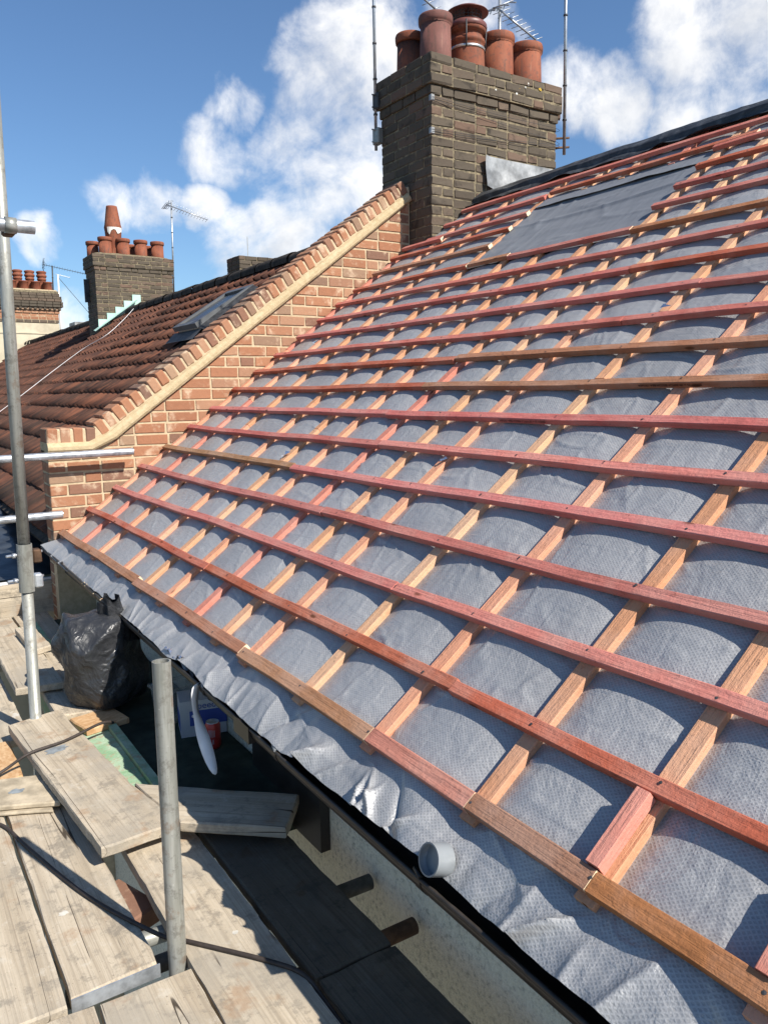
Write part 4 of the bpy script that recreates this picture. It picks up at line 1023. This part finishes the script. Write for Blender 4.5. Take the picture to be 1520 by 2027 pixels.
# green flat roof of this house's bay, below the gutter
fr = empty('flat_roof', (0.70, 2.47, -1.51)); tag(fr, 'green felted flat bay roof below the gutter, mostly in deep shade', 'roof')
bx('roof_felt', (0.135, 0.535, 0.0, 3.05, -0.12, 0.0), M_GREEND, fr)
bx('copper_strip', (-0.06, 0.095, 0.10, 3.0, -0.12, 0.002), M_GREEN, fr)
bx('copper_roll', (0.097, 0.133, 0.10, 3.0, -0.12, 0.022), M_GREEN, fr)
bx('felt_upstand', (0.50, 0.538, -0.22, 0.35, -0.10, 0.30), M_BLACKPL, fr)

# ------------------------------------------------------------------ gutter
gt = empty('gutter', (0.988, 0, -1.09)); gt.rotation_euler = (0.012, 0, 0); tag(gt, 'black half-round eaves gutter running the length of the roof under the membrane', 'gutter')
V = []; F = []; ns = 40; na = 12
ys = np.linspace(-1.5, 5.62, ns)
for y in ys:
    cx = 0.0*y; dz = 0.002*math.sin(y*3)
    for k in range(na+1):
        a = math.pi+math.pi*k/na; V.append((cx+0.056*math.cos(a), y, 0.056*math.sin(a)+dz))
    for k in range(na, -1, -1):
        a = math.pi+math.pi*k/na; V.append((cx+0.052*math.cos(a), y, 0.052*math.sin(a)+dz))
n = 2*(na+1)
for i in range(ns-1):
    for k in range(n): F.append((i*n+k, (i+1)*n+k, (i+1)*n+(k+1) % n, i*n+(k+1) % n))
F += [tuple(range(n)), tuple(range(len(V)-1, len(V)-n-1, -1))]
link_mesh('trough', V, F, M_BLACKPL, gt, True)
sweep('front_lip', [(0.0*y-0.056, y, 0.003+0.002*math.sin(y*3)) for y in np.linspace(-1.5, 5.62, 24)], 0.0052, M_BROWNPL, gt, 8, 2)
for y in (0.6, 1.30, 2.03, 2.62, 3.4, 4.2, 5.0):
    cx = 0.0*y
    V = []; F = []
    for k in range(11):
        a = math.pi*0.97+math.pi*1.03*k/10
        for yy in (y-0.013, y+0.013):
            V += [(cx+0.0585*math.cos(a), yy, 0.0585*math.sin(a))]
    for k in range(10): F.append((2*k, 2*k+2, 2*k+3, 2*k+1))
    link_mesh('bracket', V, F, M_BLACKPL, gt)
    tube('bracket_clip', (cx-0.057, y-0.016, 0.008), (cx-0.050, y+0.016, 0.012), 0.006, M_GREYPL if y in (2.03, 2.62) else M_BLACKPL, gt, 6)
bx('union_joint', (0.0*2.25-0.063, 0.0*2.25-0.020, 2.20, 2.32, -0.045, 0.011), M_BLACKPL, gt)
# mortar droppings on the gutter lip
V = []; F = []
for k in range(60):
    y = random.uniform(3.75, 4.45); s = random.uniform(0.003, 0.013); x = 0.0*y-0.05+random.uniform(-.012, .02); k0 = len(V)
    V += [(x+s*random.uniform(.4, 1)*math.cos(q*1.05), y+s*1.5*random.uniform(.4, 1)*math.sin(q*1.05), 0.001) for q in range(6)]+[(x, y, 0.003+s*random.uniform(.4, .8))]; F += [(k0+q, k0+(q+1) % 6, k0+6) for q in range(6)]
o = link_mesh('mortar_dropping', V, F, M_MORT, gt); o['kind'] = 'stuff'

# ================================================================== SCAFFOLD
ZB = -1.50; TK = 0.038
def boardpoly(name, label, corners, ztop, thick=TK, mat=None, cat='board', group='scaffold boards', seed=0, tilt=0.0):
    """corners: 4+ (x,y) points; the long edge 0-1 gives the grain direction"""
    r = random.Random(seed); P = [Vector((a, b)) for a, b in corners]
    if sum(P[i].x*P[(i+1) % len(P)].y-P[(i+1) % len(P)].x*P[i].y for i in range(len(P))) < 0: P = P[::-1]
    L = max(((P[(i+1) % len(P)]-P[i]) for i in range(len(P))), key=lambda e: e.length); ang = math.atan2(L.y, L.x)
    c = sum(P, Vector((0, 0)))/len(P); ca, sa_ = math.cos(-ang), math.sin(-ang)
    Q = [Vector(((p-c).x*ca-(p-c).y*sa_, (p-c).x*sa_+(p-c).y*ca)) for p in P]
    out = []
    for i in range(len(Q)):
        a, b = Q[i], Q[(i+1) % len(Q)]; e = b-a; n = max(1, int(e.length/0.05)); nr_ = Vector((e.y, -e.x)).normalized()
        for k in range(n): out.append(a+e*(k/n)+nr_*(r.uniform(-.0025, .0012) if k else -0.004))
    n = len(out); cc = sum(out, Vector((0, 0)))/n; V = []
    def ins(p, d): 
        v = cc-p; return p+v*(d/max(v.length, 1e-6))
    for p in out: q = ins(p, 0.006); V.append((q.x, q.y, 0))
    for p in out: V.append((p.x, p.y, -0.005+r.uniform(-.001, .001)))
    for p in out: V.append((p.x, p.y, -thick+0.004))
    for p in out: q = ins(p, 0.004); V.append((q.x, q.y, -thick))
    F = [tuple(range(n))]
    for k in range(3):
        for i in range(n): j = (i+1) % n; F.append((k*n+i, (k+1)*n+i, (k+1)*n+j, k*n+j))
    F.append(tuple(range(4*n-1, 3*n-1, -1)))
    o = link_mesh(name, V, F, mat or M_BOARD); o.location = (c.x, c.y, ztop); o.rotation_euler = (tilt, 0, ang)
    tag(o, label, cat, group); return o
boardpoly('scaffold_board', 'plain pale scaffold board along the outer edge, cut off by the frame', [(0.065, 3.9), (0.065, 1.892), (0.288, 1.885), (0.288, 3.9)], ZB, seed=1)
bB = boardpoly('scaffold_board', 'pale scaffold board with a galvanised end band under the pole shadow', [(0.299, 3.08), (0.297, 1.900), (0.520, 1.912), (0.520, 3.08)], ZB, seed=2)
boardpoly('scaffold_board', 'raised scaffold board with a grey paint smear lying over other boards', [(0.398, 3.60), (0.500, 2.402), (0.752, 2.418), (0.700, 2.770), (0.622, 3.66)], -1.42, seed=3)
boardpoly('scaffold_board', 'short scaffold board set diagonally across to the wall, half in shadow', [(0.705, 2.768), (1.172, 2.350), (1.036, 2.175), (0.757, 2.412)], -1.421, seed=4)
boardpoly('scaffold_board', 'sunlit scaffold board with a cable crossing it beside the upright pole', [(0.590, 2.62), (0.585, -0.2), (0.818, -0.2), (0.820, 2.62)], ZB, seed=5)
boardpoly('scaffold_board', 'scaffold board with painted-in shade alongside the house wall', [(0.838, 2.60), (0.838, 1.62), (1.077, 1.62), (1.080, 2.42)], ZB, mat=M_BOARDD, seed=6)
boardpoly('scaffold_board', 'scaffold board with painted-in shade butted end to end nearest the viewer', [(0.840, 1.615), (0.842, -0.2), (1.076, -0.2), (1.077, 1.615)], ZB-0.002, mat=M_BOARDD, seed=7)
boardpoly('scaffold_board', 'pale scaffold board starting at the foot of the short open pole', [(0.349, 1.850), (0.340, -0.2), (0.580, -0.2), (0.584, 1.845)], ZB, seed=8)
boardpoly('scaffold_board', 'scaffold board end just showing at the bottom of the picture', [(0.100, 1.872), (0.100, -0.2), (0.332, -0.2), (0.341, 1.862)], ZB-0.003, seed=9)
boardpoly('scaffold_board', 'cracked scaffold board lying loose past the tall pole', [(0.497, 4.04), (0.497, 5.0), (0.716, 4.98), (0.716, 4.01)], -1.42, seed=10)
boardpoly('scaffold_board', 'shadowed scaffold board under the black refuse bag', [(0.62, 3.70), (0.62, 4.70), (0.86, 4.70), (0.86, 3.66)], -1.47, seed=11)
boardpoly('scaffold_board', 'sunlit scaffold board low on the outer side beyond the chipboard', [(0.28, 3.62), (0.28, 5.70), (0.49, 5.70), (0.49, 3.62)], ZB, seed=12)
boardpoly('scaffold_board', 'bright scaffold board reaching the end toe board', [(0.50, 4.7), (0.50, 5.74), (0.72, 5.74), (0.72, 4.7)], ZB, seed=13)
boardpoly('scaffold_board', 'shaded scaffold board between the bright one and the wall', [(0.73, 4.75), (0.73, 5.74), (0.95, 5.74), (0.95, 4.75)], ZB, seed=14)
boardpoly('timber_block', 'small sawn timber block sitting on the cracked board', [(0.655, 4.50), (0.64, 5.02), (0.745, 5.02), (0.762, 4.55)], -1.385, 0.034, cat='timber', group='timber offcuts', seed=15)
boardpoly('plywood_offcut', 'split plywood offcut wedged under the raised board', [(0.20, 2.99), (0.28, 3.19), (0.46, 3.13), (0.47, 2.87)], -1.462, 0.020, M_PLY, 'plywood', 'timber offcuts', 16)
boardpoly('plywood_offcut', 'lower splintered plywood layer under the plywood offcut', [(0.19, 2.985), (0.27, 3.17), (0.44, 3.12), (0.445, 2.862)], -1.484, 0.012, M_PLY, 'plywood', 'timber offcuts', 17)
boardpoly('chipboard_sheet', 'orange chipboard piece at the left edge below the cable', [(0.10, 3.10), (0.10, 3.60), (0.40, 3.60), (0.40, 3.22)], ZB+0.012, 0.018, M_OSB, 'chipboard', 'timber offcuts', 18)
boardpoly('timber_offcut', 'orange split timber under the bag beside the copper strip', [(0.70, 3.48), (0.66, 3.66), (0.86, 3.70), (0.90, 3.52)], -1.478, 0.03, M_OSB, 'timber', 'timber offcuts', 19)
# galvanised end band of the board
bx_ = box('end_band', (0.296, 0.5205, 1.8965, 1.9000, ZB-0.036, ZB+0.002), M_BRIGHT); 
bx_.location = (0, 0, 0)
bpar = bB; bx_.parent = bpar; bx_.matrix_parent_inverse = (Matrix.Translation(bB.location) @ bB.rotation_euler.to_matrix().to_4x4()).inverted()
bx_.rotation_euler = (0, 0, 0.0); bx_.data.transform(Matrix.Translation((0, 0, 0)))
# toe board on edge across the end of the platform
tb = link_mesh('toe_board', boxv(-0.75, 0.60, -0.019, 0.019, -0.112, 0.112), BOXF, M_BOARD, loc=(0.56, 5.78, -1.40)); tag(tb, 'toe board on edge across the far end of the scaffold', 'board', 'scaffold boards')
tb.rotation_euler = (0, 0, D2R(1.0))
# stones / white render scraps behind it are part of the house wall; brick showing through the gap
# tubes
R_ = 0.0242
def sctube(label, p0, p1, wall=0.004, mat=M_GALV, r=R_):
    o = tube('scaffold_tube', p0, p1, r, mat, None, 28, wall); tag(o, label, 'scaffold tube', 'scaffold tubes'); return o
p1 = empty('scaffold_pole', (0.518, 3.62, -7)); tag(p1, 'tall galvanised scaffold pole with a sleeve coupler at the left edge', 'scaffold pole', 'scaffold tubes')
A, Bp = Vector((0.505, 3.62, -2.2)), Vector((0.562, 3.62, 1.5)); dv = (Bp-A).normalized()
def onp(z): return A+(Bp-A)*((z-A.z)/(Bp.z-A.z))
def local(p): return Vector(p)-p1.location
tube('upper_tube', local(onp(-0.72)), local(Bp), R_+0.0006, M_GALV, p1, 28)
tube('lower_tube', local(onp(-7)), local(onp(-0.72)), R_, M_GALV, p1, 28)
tube('sleeve', local(onp(-0.845)), local(onp(-0.635)), 0.0315, M_GALV, p1, 28, 0.004)
for z in (-0.68, -0.79):
    c = onp(z)
    tube('bolt', local(c+Vector((-0.075, -0.01, 0))), local(c+Vector((0.075, 0.03, 0))), 0.006, M_BRIGHT, p1, 8)
    for s in (-1, 1): tube('nut', local(c+Vector((0.045*s-0.006, 0.01*s, 0))), local(c+Vector((0.045*s+0.008, 0.012*s, 0))), 0.0115, M_BRIGHT, p1, 6)
    bxx = bevelbox_mesh('coupler_jaw', 0.035, 0.05, 0.06, 0.006, M_RUST if z > -0.7 else M_BRIGHT); link_obj('coupler_jaw', bxx, p1, local(c+Vector((0.05, 0.02, -0.015))))
p2 = tube('scaffold_pole', (0.562, 1.885, -1.9), (0.583, 1.935, -0.683), R_, M_GALV, None, 32, 0.0042); tag(p2, 'short upright scaffold pole with an open top standing between the boards', 'scaffold pole', 'scaffold tubes')
sctube('bright scaffold tube crossing in front of the brick parapet below its coping', (-1.2, 5.44, -0.415), (1.530, 5.44, -0.393), mat=M_BRIGHT)
sctube('lower scaffold tube ending at the foot of the brick parapet', (-1.2, 5.42, -0.80), (1.040, 5.42, -0.780), mat=M_BRIGHT)
st = empty('scaffold_tube', (0.60, 3.28, 0.62)); tag(st, 'stub of scaffold tube clamped high on the tall pole against the sky', 'scaffold tube', 'scaffold tubes')
tube('tube_body', (-0.75, 0.0, 0.006), (0.008, 0.0, 0.0), R_, M_BRIGHT, st, 28, 0.004)
tube('clamp_ring', (-0.095, 0, 0.001), (-0.055, 0, 0.0), 0.029, M_GALV, st, 20)
link_obj('clamp_body', bevelbox_mesh('clamp_body', 0.045, 0.075, 0.06, 0.008, M_RUST), st, (-0.075, 0.045, 0.0))
sctube('dark putlog tube poking towards the wall beneath the shaded boards', (0.30, 1.99, -1.565), (1.218, 1.955, -1.560), mat=M_DKTUBE)
sctube('rusty putlog tube end nearest the viewer below the shaded boards', (0.30, 1.725, -1.565), (1.212, 1.705, -1.560), mat=M_RUST)
sctube('galvanised transom showing in the gap beside the short pole', (-0.6, 2.18, -1.566), (0.60, 2.10, -1.566), mat=M_GALV)
o = link_obj('house_brick', bevelbox_mesh('house_brick', 0.1025, 0.215, 0.065, 0.006, M_BRICK, 0.002, 3), None, (0.545, 2.33, -1.60)); o.rotation_euler = (0, 0, 0.35); tag(o, 'loose red brick in the gap under the raised board', 'brick')

# ================================================================== OBJECTS
# black cable
cab = sweep('power_cable', [(0.80, 3.42, -1.445), (0.734, 3.36, -1.41), (0.571, 3.274, -1.412), (0.43, 3.235, -1.412), (0.33, 3.23, -1.455), (0.20, 3.16, -1.475), (0.13, 3.05, -1.488), (0.17, 2.95, -1.492), (0.269, 2.88, -1.493), (0.327, 2.657, -1.493), (0.424, 2.302, -1.493), (0.545, 2.02, -1.494), (0.60, 1.945, -1.494), (0.666, 1.86, -1.493), (0.759, 1.739, -1.493), (0.815, 1.645, -1.495), (0.829, 1.55, -1.515), (0.829, 1.30, -1.53)], 0.0062, M_CABLE, None, 8, 8)
tag(cab, 'dark power cable trailing over the scaffold boards to the refuse bag', 'cable')

# black refuse bag
def make_bag():
    bm = bmesh.new(); bmesh.ops.create_icosphere(bm, subdivisions=6, radius=1.0)
    r = random.Random(21)
    folds = []
    for k in range(22):
        d = Vector((r.uniform(-1, 1), r.uniform(-1, 1), r.uniform(-0.55, 0.55))).normalized()
        f = r.uniform(10, 38); folds.append((d*f, r.uniform(0, 6.28), 0.42/f*r.uniform(0.5, 1.1)))
    for v in bm.verts:
        p = v.co.copy(); z = p.z
        pe = lambda x, e: math.copysign(abs(x)**e, x)
        q = Vector((pe(p.x, 0.70)*0.175, pe(p.y, 0.75)*0.15, pe(p.z, 0.60)*0.235))
        q.x *= 1.0+0.22*max(0, z)+0.05*math.sin(z*5); q.x -= 0.035*max(0, z)
        dsp = 0.03*mnoise.noise(q*5.5)
        warp = Vector((mnoise.noise(q*4+Vector((9, 0, 0))), mnoise.noise(q*4+Vector((0, 9, 0))), mnoise.noise(q*4+Vector((0, 0, 9)))))*0.12
        for d, ph, a in folds:
            s_ = abs(math.sin((q+warp).dot(d)*0.5+ph)); dsp += a*(1-s_)**1.6
        q += p.normalized()*dsp
        q.z = max(q.z, -0.235)
        v.co = q
    for c, rad, pull in ((Vector((0.165, 0.0, 0.19)), 0.11, Vector((0.045, 0.0, 0.20))), (Vector((-0.17, 0.02, 0.20)), 0.12, Vector((-0.03, 0.0, 0.06)))):
        for v in bm.verts:
            d = (v.co-c).length
            if d < rad:
                k = (1-d/rad)**1.4; a = math.atan2(v.co.y-c.y, v.co.x-c.x)
                v.co += pull*k*(1+0.18*math.sin(a*7)); v.co.y += 0.014*math.sin(a*5)*k
    me = bpy.data.meshes.new('refuse_bag'); bm.to_mesh(me); bm.free(); me.materials.append(M_BAG)
    me.polygons.foreach_set('use_smooth', [True]*len(me.polygons)); return me
bag = link_obj('refuse_bag', make_bag(), None, (0.855, 3.80, -1.282)); tag(bag, 'crumpled shiny black refuse bag slumped on the scaffold below the gutter', 'bag')
bag.rotation_euler = (0, 0, D2R(-32)); bag.scale = (0.77, 0.77, 0.80)

V = []; F = []; ns_ = 22
rb = random.Random(4)
for i in range(11):
    t_ = i/10; c = Vector((0.075+0.02*t_, -0.045+0.02*math.sin(t_*4), 0.14+0.27*t_)); rad = 0.10*(1-t_)**1.3+0.034+0.034*max(0, t_-0.45)
    for k in range(ns_):
        a = 2*math.pi*k/ns_; q = rad*(1+0.30*math.sin(a*5+t_*3)+0.14*math.sin(a*9-t_*5))
        V.append((c.x+q*math.cos(a)*1.0, c.y+q*math.sin(a)*0.75, c.z+(0.022*math.sin(a*3+1) if i == 10 else 0)+rb.uniform(-.003, .003)))
for i in range(10):
    for k in range(ns_): F.append((i*ns_+k, i*ns_+(k+1) % ns_, (i+1)*ns_+(k+1) % ns_, (i+1)*ns_+k))
nk = link_mesh('bag_neck', V, F, M_BAG, bag, True)
# paint and rust marks on the boards
def patch(board, x, y, z, rx, ry, ang, mat, seed):
    r = random.Random(seed); n = 18; vs = [(0, 0, 0)]
    for k in range(n):
        a = 2*math.pi*k/n; q = r.uniform(0.62, 1.05); vs.append((rx*q*math.cos(a), ry*q*math.sin(a), 0))
    o = link_mesh('paint_patch', vs, [(0, 1+k, 1+(k+1) % n) for k in range(n)], mat, board)
    Mw = Matrix.Translation((x, y, z+0.0008)) @ Matrix.Rotation(ang, 4, 'Z')
    o.matrix_local = (Matrix.Translation(board.location) @ board.rotation_euler.to_matrix().to_4x4()).inverted() @ Mw
M_PGREY = mat_plain('grey_blue_paint', (0.22, 0.24, 0.25), 0.7, 0.2, 0, 0.3, 30)
M_PWHITE = mat_plain('white_paint_splash', (0.50, 0.47, 0.41), 0.85, 0.2, 0, 0.2, 30)
bd = {o['label']: o for o in bpy.data.objects if o.name.startswith(('scaffold_board', 'plywood_offcut')) and 'label' in o}
def bfind(txt): return next(o for k, o in bd.items() if txt in k)
patch(bfind('raised scaffold board'), 0.525, 3.225, -1.42, 0.055, 0.035, 0.3, M_PGREY, 1)
patch(bfind('split plywood'), 0.345, 3.04, -1.462, 0.03, 0.022, 0.0, M_PGREY, 2)
patch(bfind('galvanised end band'), 0.352, 2.262, -1.5, 0.016, 0.014, 0.0, M_PWHITE, 3)
patch(bfind('sunlit scaffold board with a cable'), 0.735, 1.90, -1.5, 0.010, 0.010, 0.0, M_PWHITE, 6)
# tub, carton, can
tubo = empty('plastic_tub', (1.10, 3.46, -1.51)); tag(tubo, 'clear plastic tub standing empty in the shade on the flat roof', 'tub')
V = []; F = []
for z, s in ((0.002, 0.86), (0.16, 1.0)):
    for a, b in ((-.09, -.07), (.09, -.07), (.09, .07), (-.09, .07)): V.append((a*s, b*s, z))
for k in range(4): F.append((k, (k+1) % 4, 4+(k+1) % 4, 4+k))
F.append((3, 2, 1, 0)); link_mesh('tub_body', V, F, M_CLEAR, tubo)
for b in ((-.10, .10, -.08, -.068, .155, .168), (-.10, .10, .068, .08, .155, .168), (-.10, -.088, -.067, .067, .155, .168), (.088, .10, -.067, .067, .155, .168)): box('tub_rim', b, M_CLEAR, tubo)
tubo.rotation_euler = (0, 0, 0.15)
cart = empty('carton', (1.155, 3.27, -1.51)); tag(cart, 'white and blue printed carton behind the red drinks can', 'carton'); cart.rotation_euler = (0, 0, D2R(-14))
box('carton_body', (-0.10, 0.10, -0.07, 0.07, 0.0, 0.165), M_CARTON, cart)
box('blue_band', (-0.06, 0.1015, -0.0715, 0.068, 0.05, 0.118), M_BLUE, cart)
box('blue_panel', (-0.1015, -0.10, -0.055, 0.055, 0.03, 0.10), M_BLUE, cart)
tx = text_mesh('lettering', 'Speed', 0.042, M_BLUE, cart); tx.location = (-0.045, -0.0722, 0.126); tx.rotation_euler = (math.pi/2, 0, 0)
for k in range(3):
    lathe('dot_mark', [(0.0, 0.0), (0.007, 0.0)], M_WHITE, cart, (-0.045+0.03*k, -0.0725, 0.095-0.017*k), 10).rotation_euler = (math.pi/2, 0, 0)
can = empty('drinks_can', (1.125, 3.06, -1.51)); tag(can, 'red drinks can with pale lettering on the dark flat roof', 'can')
lathe('can_body', [(0.0, 0.002), (0.024, 0.0), (0.027, 0.004), (0.033, 0.014), (0.033, 0.104), (0.027, 0.116)], M_CAN, can, seg=28)
lathe('can_lid', [(0.027, 0.116), (0.0275, 0.119), (0.0255, 0.119), (0.024, 0.113), (0.0, 0.113)], M_BRIGHT, can, seg=28)
for k, (a, z0, z1) in enumerate([(-2.5, .060, .092), (-2.2, .058, .092), (-1.9, .060, .090), (-2.45, .030, .052), (-2.05, .028, .05)]):
    vs = []; n = 5
    for i in range(n):
        aa = a+0.2*i/(n-1); vs += [(0.0334*math.cos(aa), 0.0334*math.sin(aa), z0), (0.0334*math.cos(aa), 0.0334*math.sin(aa), z1)]
    fr_ = [(2*i, 2*i+2, 2*i+3, 2*i+1) for i in range(n-1)]
    vs2 = []
    me = link_mesh('pale_mark', vs, [fr_[0], fr_[-1]], M_CARTON, can)

# white paper-backed strip hung over the gutter lip
pts = [(0.905, 2.50, -0.985, 1.9), (0.878, 2.47, -0.968, 2.0), (0.852, 2.46, -0.978, 2.1), (0.846, 2.465, -1.02, 2.0), (0.850, 2.47, -1.08, 1.75), (0.858, 2.45, -1.13, 2.5), (0.862, 2.42, -1.18, 3.0), (0.865, 2.385, -1.23, 2.9), (0.868, 2.355, -1.262, 2.5)]
V = []; F = []; wid = [0.045, 0.045, 0.045, 0.034, 0.028, 0.042, 0.05, 0.040, 0.020]
for (x, y, z, a), wd in zip([(p[0]*1.078, p[1]*1.078, p[2]*1.078, p[3]) for p in pts], wid):
    d = Vector((math.sin(a-0.9), math.cos(a-0.9)*1.0, 0.0))*wd*0.5; c = Vector((x, y, z)); V += [c-d, c+d]
for i in range(len(pts)-1): F.append((2*i, 2*i+1, 2*i+3, 2*i+2))
stp = link_mesh('backing_strip', V, F, M_WHITE, None, True); sm_ = stp.modifiers.new('sub', 'SUBSURF'); sm_.levels = 1; sm_.render_levels = 1
so = stp.modifiers.new('thick', 'SOLIDIFY'); so.thickness = 0.0012
tag(stp, 'white paper backing strip twisted over the lip of the gutter', 'strip')
# foil packet in the gutter
GX, GY = np.meshgrid(np.linspace(-.035, .035, 9), np.linspace(-.10, .10, 18), indexing='ij')
fp = grid_mesh('foil_packet', GX, GY, 0.02+0.03*(fbm(GX*40, GY*26, 19)-0.5)*2, M_FOIL, None, False); fp.location = (0.965, 2.95, -1.045); tag(fp, 'crumpled silver packet lying in the gutter under the membrane edge', 'packet')
for k, (y, c, lab) in enumerate(((2.66, M_GREYPL, 'grey plastic scrap in the gutter beside the silver packet'), (2.58, M_BLACKPL, 'black plastic scrap in the gutter beside the white strip'))):
    o = link_mesh('plastic_scrap', [(-.03, -.05, 0), (.03, -.035, .022), (.035, .03, .012), (-.02, .045, .028), (0, 0, .035)], [(0, 1, 4), (1, 2, 4), (2, 3, 4), (3, 0, 4)], c, None, False, loc=(0.963, y*1.075, -1.055)); tag(o, lab, 'scrap')
# grey pipe collar on the membrane apron
ax = Vector((0.971, -0.04, -0.335)).normalized(); c0 = Vector((0.936, 1.238, -1.000))
pc = tube('pipe_collar', c0-ax*0.018, c0+ax*0.028, 0.0350, M_GREYPL, None, 40, 0.0035); tag(pc, 'short grey plastic pipe collar resting in the gutter on the membrane edge', 'pipe')
# small timber end under the gutter
M_CTR2 = mat_plain('pale_sawn_timber', (0.50, 0.32, 0.19), 0.9, 0.1, 0, 0.25, 20)
o = box('timber_offcut', (0.890, 0.918, 3.84, 3.88, -1.035, -0.992), M_CTR2); tag(o, 'pale rafter offcut poking out by the neck of the bag', 'timber', 'timber offcuts')

# ------------------------------------------------------------------ aerials
def aerial(name, label, base, top, boom=None, nel=12, el=0.16, eldir=(0, 0, 1), refl=None, r=0.013, mat=M_ALU, mastmat=None, group='television aerials', bands=True):
    t = empty(name, base); tag(t, label, 'aerial', group); B = Vector(base)
    tube('mast', (0, 0, 0), Vector(top)-B, r, mastmat or mat, t, 10)
    if bands:
        Lm = (Vector(top)-B); n = max(2, int(Lm.length/0.28))
        for k in range(1, n): 
            c = Lm*(k/n); tube('cable_tie', c, c+Lm.normalized()*0.014, r*1.35, M_DARKMET, t, 8)
    if boom:
        a, b = Vector(boom[0])-B, Vector(boom[1])-B; d = (b-a); e = Vector(eldir).normalized()
        tube('boom', a, b, 0.009, mat, t, 8)
        for k in range(nel):
            c = a+d*((k+1)/nel*0.98+0.01); Lk = el*(1-0.25*k/nel)
            tube('director', c-e*Lk/2, c+e*Lk/2, 0.0035, mat, t, 5)
        if refl:
            n = d.normalized(); wv = n.cross(e).normalized(); w_, h_ = refl
            for s in (-1, 1):
                for q in (-1, -0.33, 0.33, 1): tube('reflector_bar', a+wv*(0.02*s)+e*(h_*q/2)-n*0.01+wv*s*0.0, a+wv*(w_/2*s)+e*(h_*q/2)+n*0.03, 0.006, mat, t, 5)
                for f in (0.15, 1.0): tube('reflector_bar', a+wv*(w_/2*s*f)-e*h_/2, a+wv*(w_/2*s*f)+e*h_/2, 0.006, mat, t, 5)
    return t
a1 = aerial('tv_aerial', 'left mast strapped to the dark side of the big chimney', (3.925, 6.0, 2.05), (3.918, 6.0, 4.6), ((3.92, 6.0, 3.60), (4.42, 5.80, 3.215)), 9, 0.15, (0.86, -0.30, 0.42), None, 0.0135)
def bracket(t, p, mat=M_DARKMET):
    b = Vector(p)-t.location; link_obj('mast_bracket', bevelbox_mesh('mast_bracket', 0.06, 0.09, 0.13, 0.008, mat), t, b)
    for z in (-0.05, 0.05): tube('bracket_bolt', b+Vector((-0.06, 0, z)), b+Vector((0.06, 0, z)), 0.006, mat, t, 6)
bracket(a1, (3.935, 5.985, 2.16), M_GALV); bracket(a1, (3.94, 5.985, 2.44))
a2 = aerial('tv_aerial', 'right mast held off the big chimney on rusty brackets', (5.535, 5.35, 2.09), (5.50, 5.35, 4.4), None, r=0.0145)
for z in (2.16, 2.24): tube('bracket_arm', Vector((5.34, 5.42, z-0.03))-a2.location, Vector((5.585, 5.34, z))-a2.location, 0.010, M_RUST, a2, 6)
bracket(a2, (5.44, 5.36, 2.50), M_RUST); bracket(a2, (5.42, 5.36, 2.43), M_RUST)
a3 = aerial('tv_aerial', 'aerial with a grid reflector behind the big chimney pots', (5.235, 5.90, 2.55), (5.235, 5.90, 3.56), ((5.20, 5.90, 3.45), (5.60, 5.80, 3.225)), 9, 0.17, (0.82, -0.46, 0.35), (0.36, 0.20), 0.014)
a4 = aerial('tv_aerial', 'mast aerial with a long boom at the right of the middle chimney', (5.50, 15.95, 2.0), (5.545, 15.95, 3.75), ((5.45, 15.95, 3.70), (6.15, 15.6, 3.42)), 14, 0.16, (0.5, -0.5, 0.7), (0.36, 0.20), 0.016)
a5 = aerial('tv_aerial', 'dark pole aerial with a long level boom above the far chimney', (5.40, 27.0, 2.9), (5.44, 27.0, 4.0), ((5.18, 27.0, 4.02), (6.60, 27.0, 3.79)), 18, 0.11, (0.1, -0.6, 0.8), (0.36, 0.26), 0.022, M_DARKMET, group='television aerials')
a6 = aerial('tv_aerial', 'white pole with a short arm and stay wire near the far chimney', (5.52, 26.9, 1.2), (5.57, 26.9, 3.72), ((5.50, 26.9, 3.74), (5.92, 26.9, 3.66)), 3, 0.08, (0, -0.5, 0.8), None, 0.024, M_WHITE, bands=False)
tube('stay_wire', Vector((5.57, 26.9, 3.65))-a6.location, Vector((6.5, 26.5, 2.35))-a6.location, 0.008, M_DARKMET, a6, 5)
a7 = aerial('tv_aerial', 'thin whip aerial far behind the neighbouring ridge', (6.5, 14.5, 1.5), (6.5, 14.5, 2.95), None, r=0.006, mat=M_GALV, bands=False)
# vent block on the far ridge
o = box('ridge_vent', (4.42, 4.85, 19.9, 20.5, 1.60, 1.70), M_LEAD); tag(o, 'flat grey cap lying across the far ridge', 'vent')
# soil bracket on the side of the middle stack
o = box('chimney_bracket', (3.80, 3.885, 16.1, 16.14, 1.75, 2.18), M_DARKMET); tag(o, 'small dark bracket on the shaded side of the middle chimney', 'bracket')
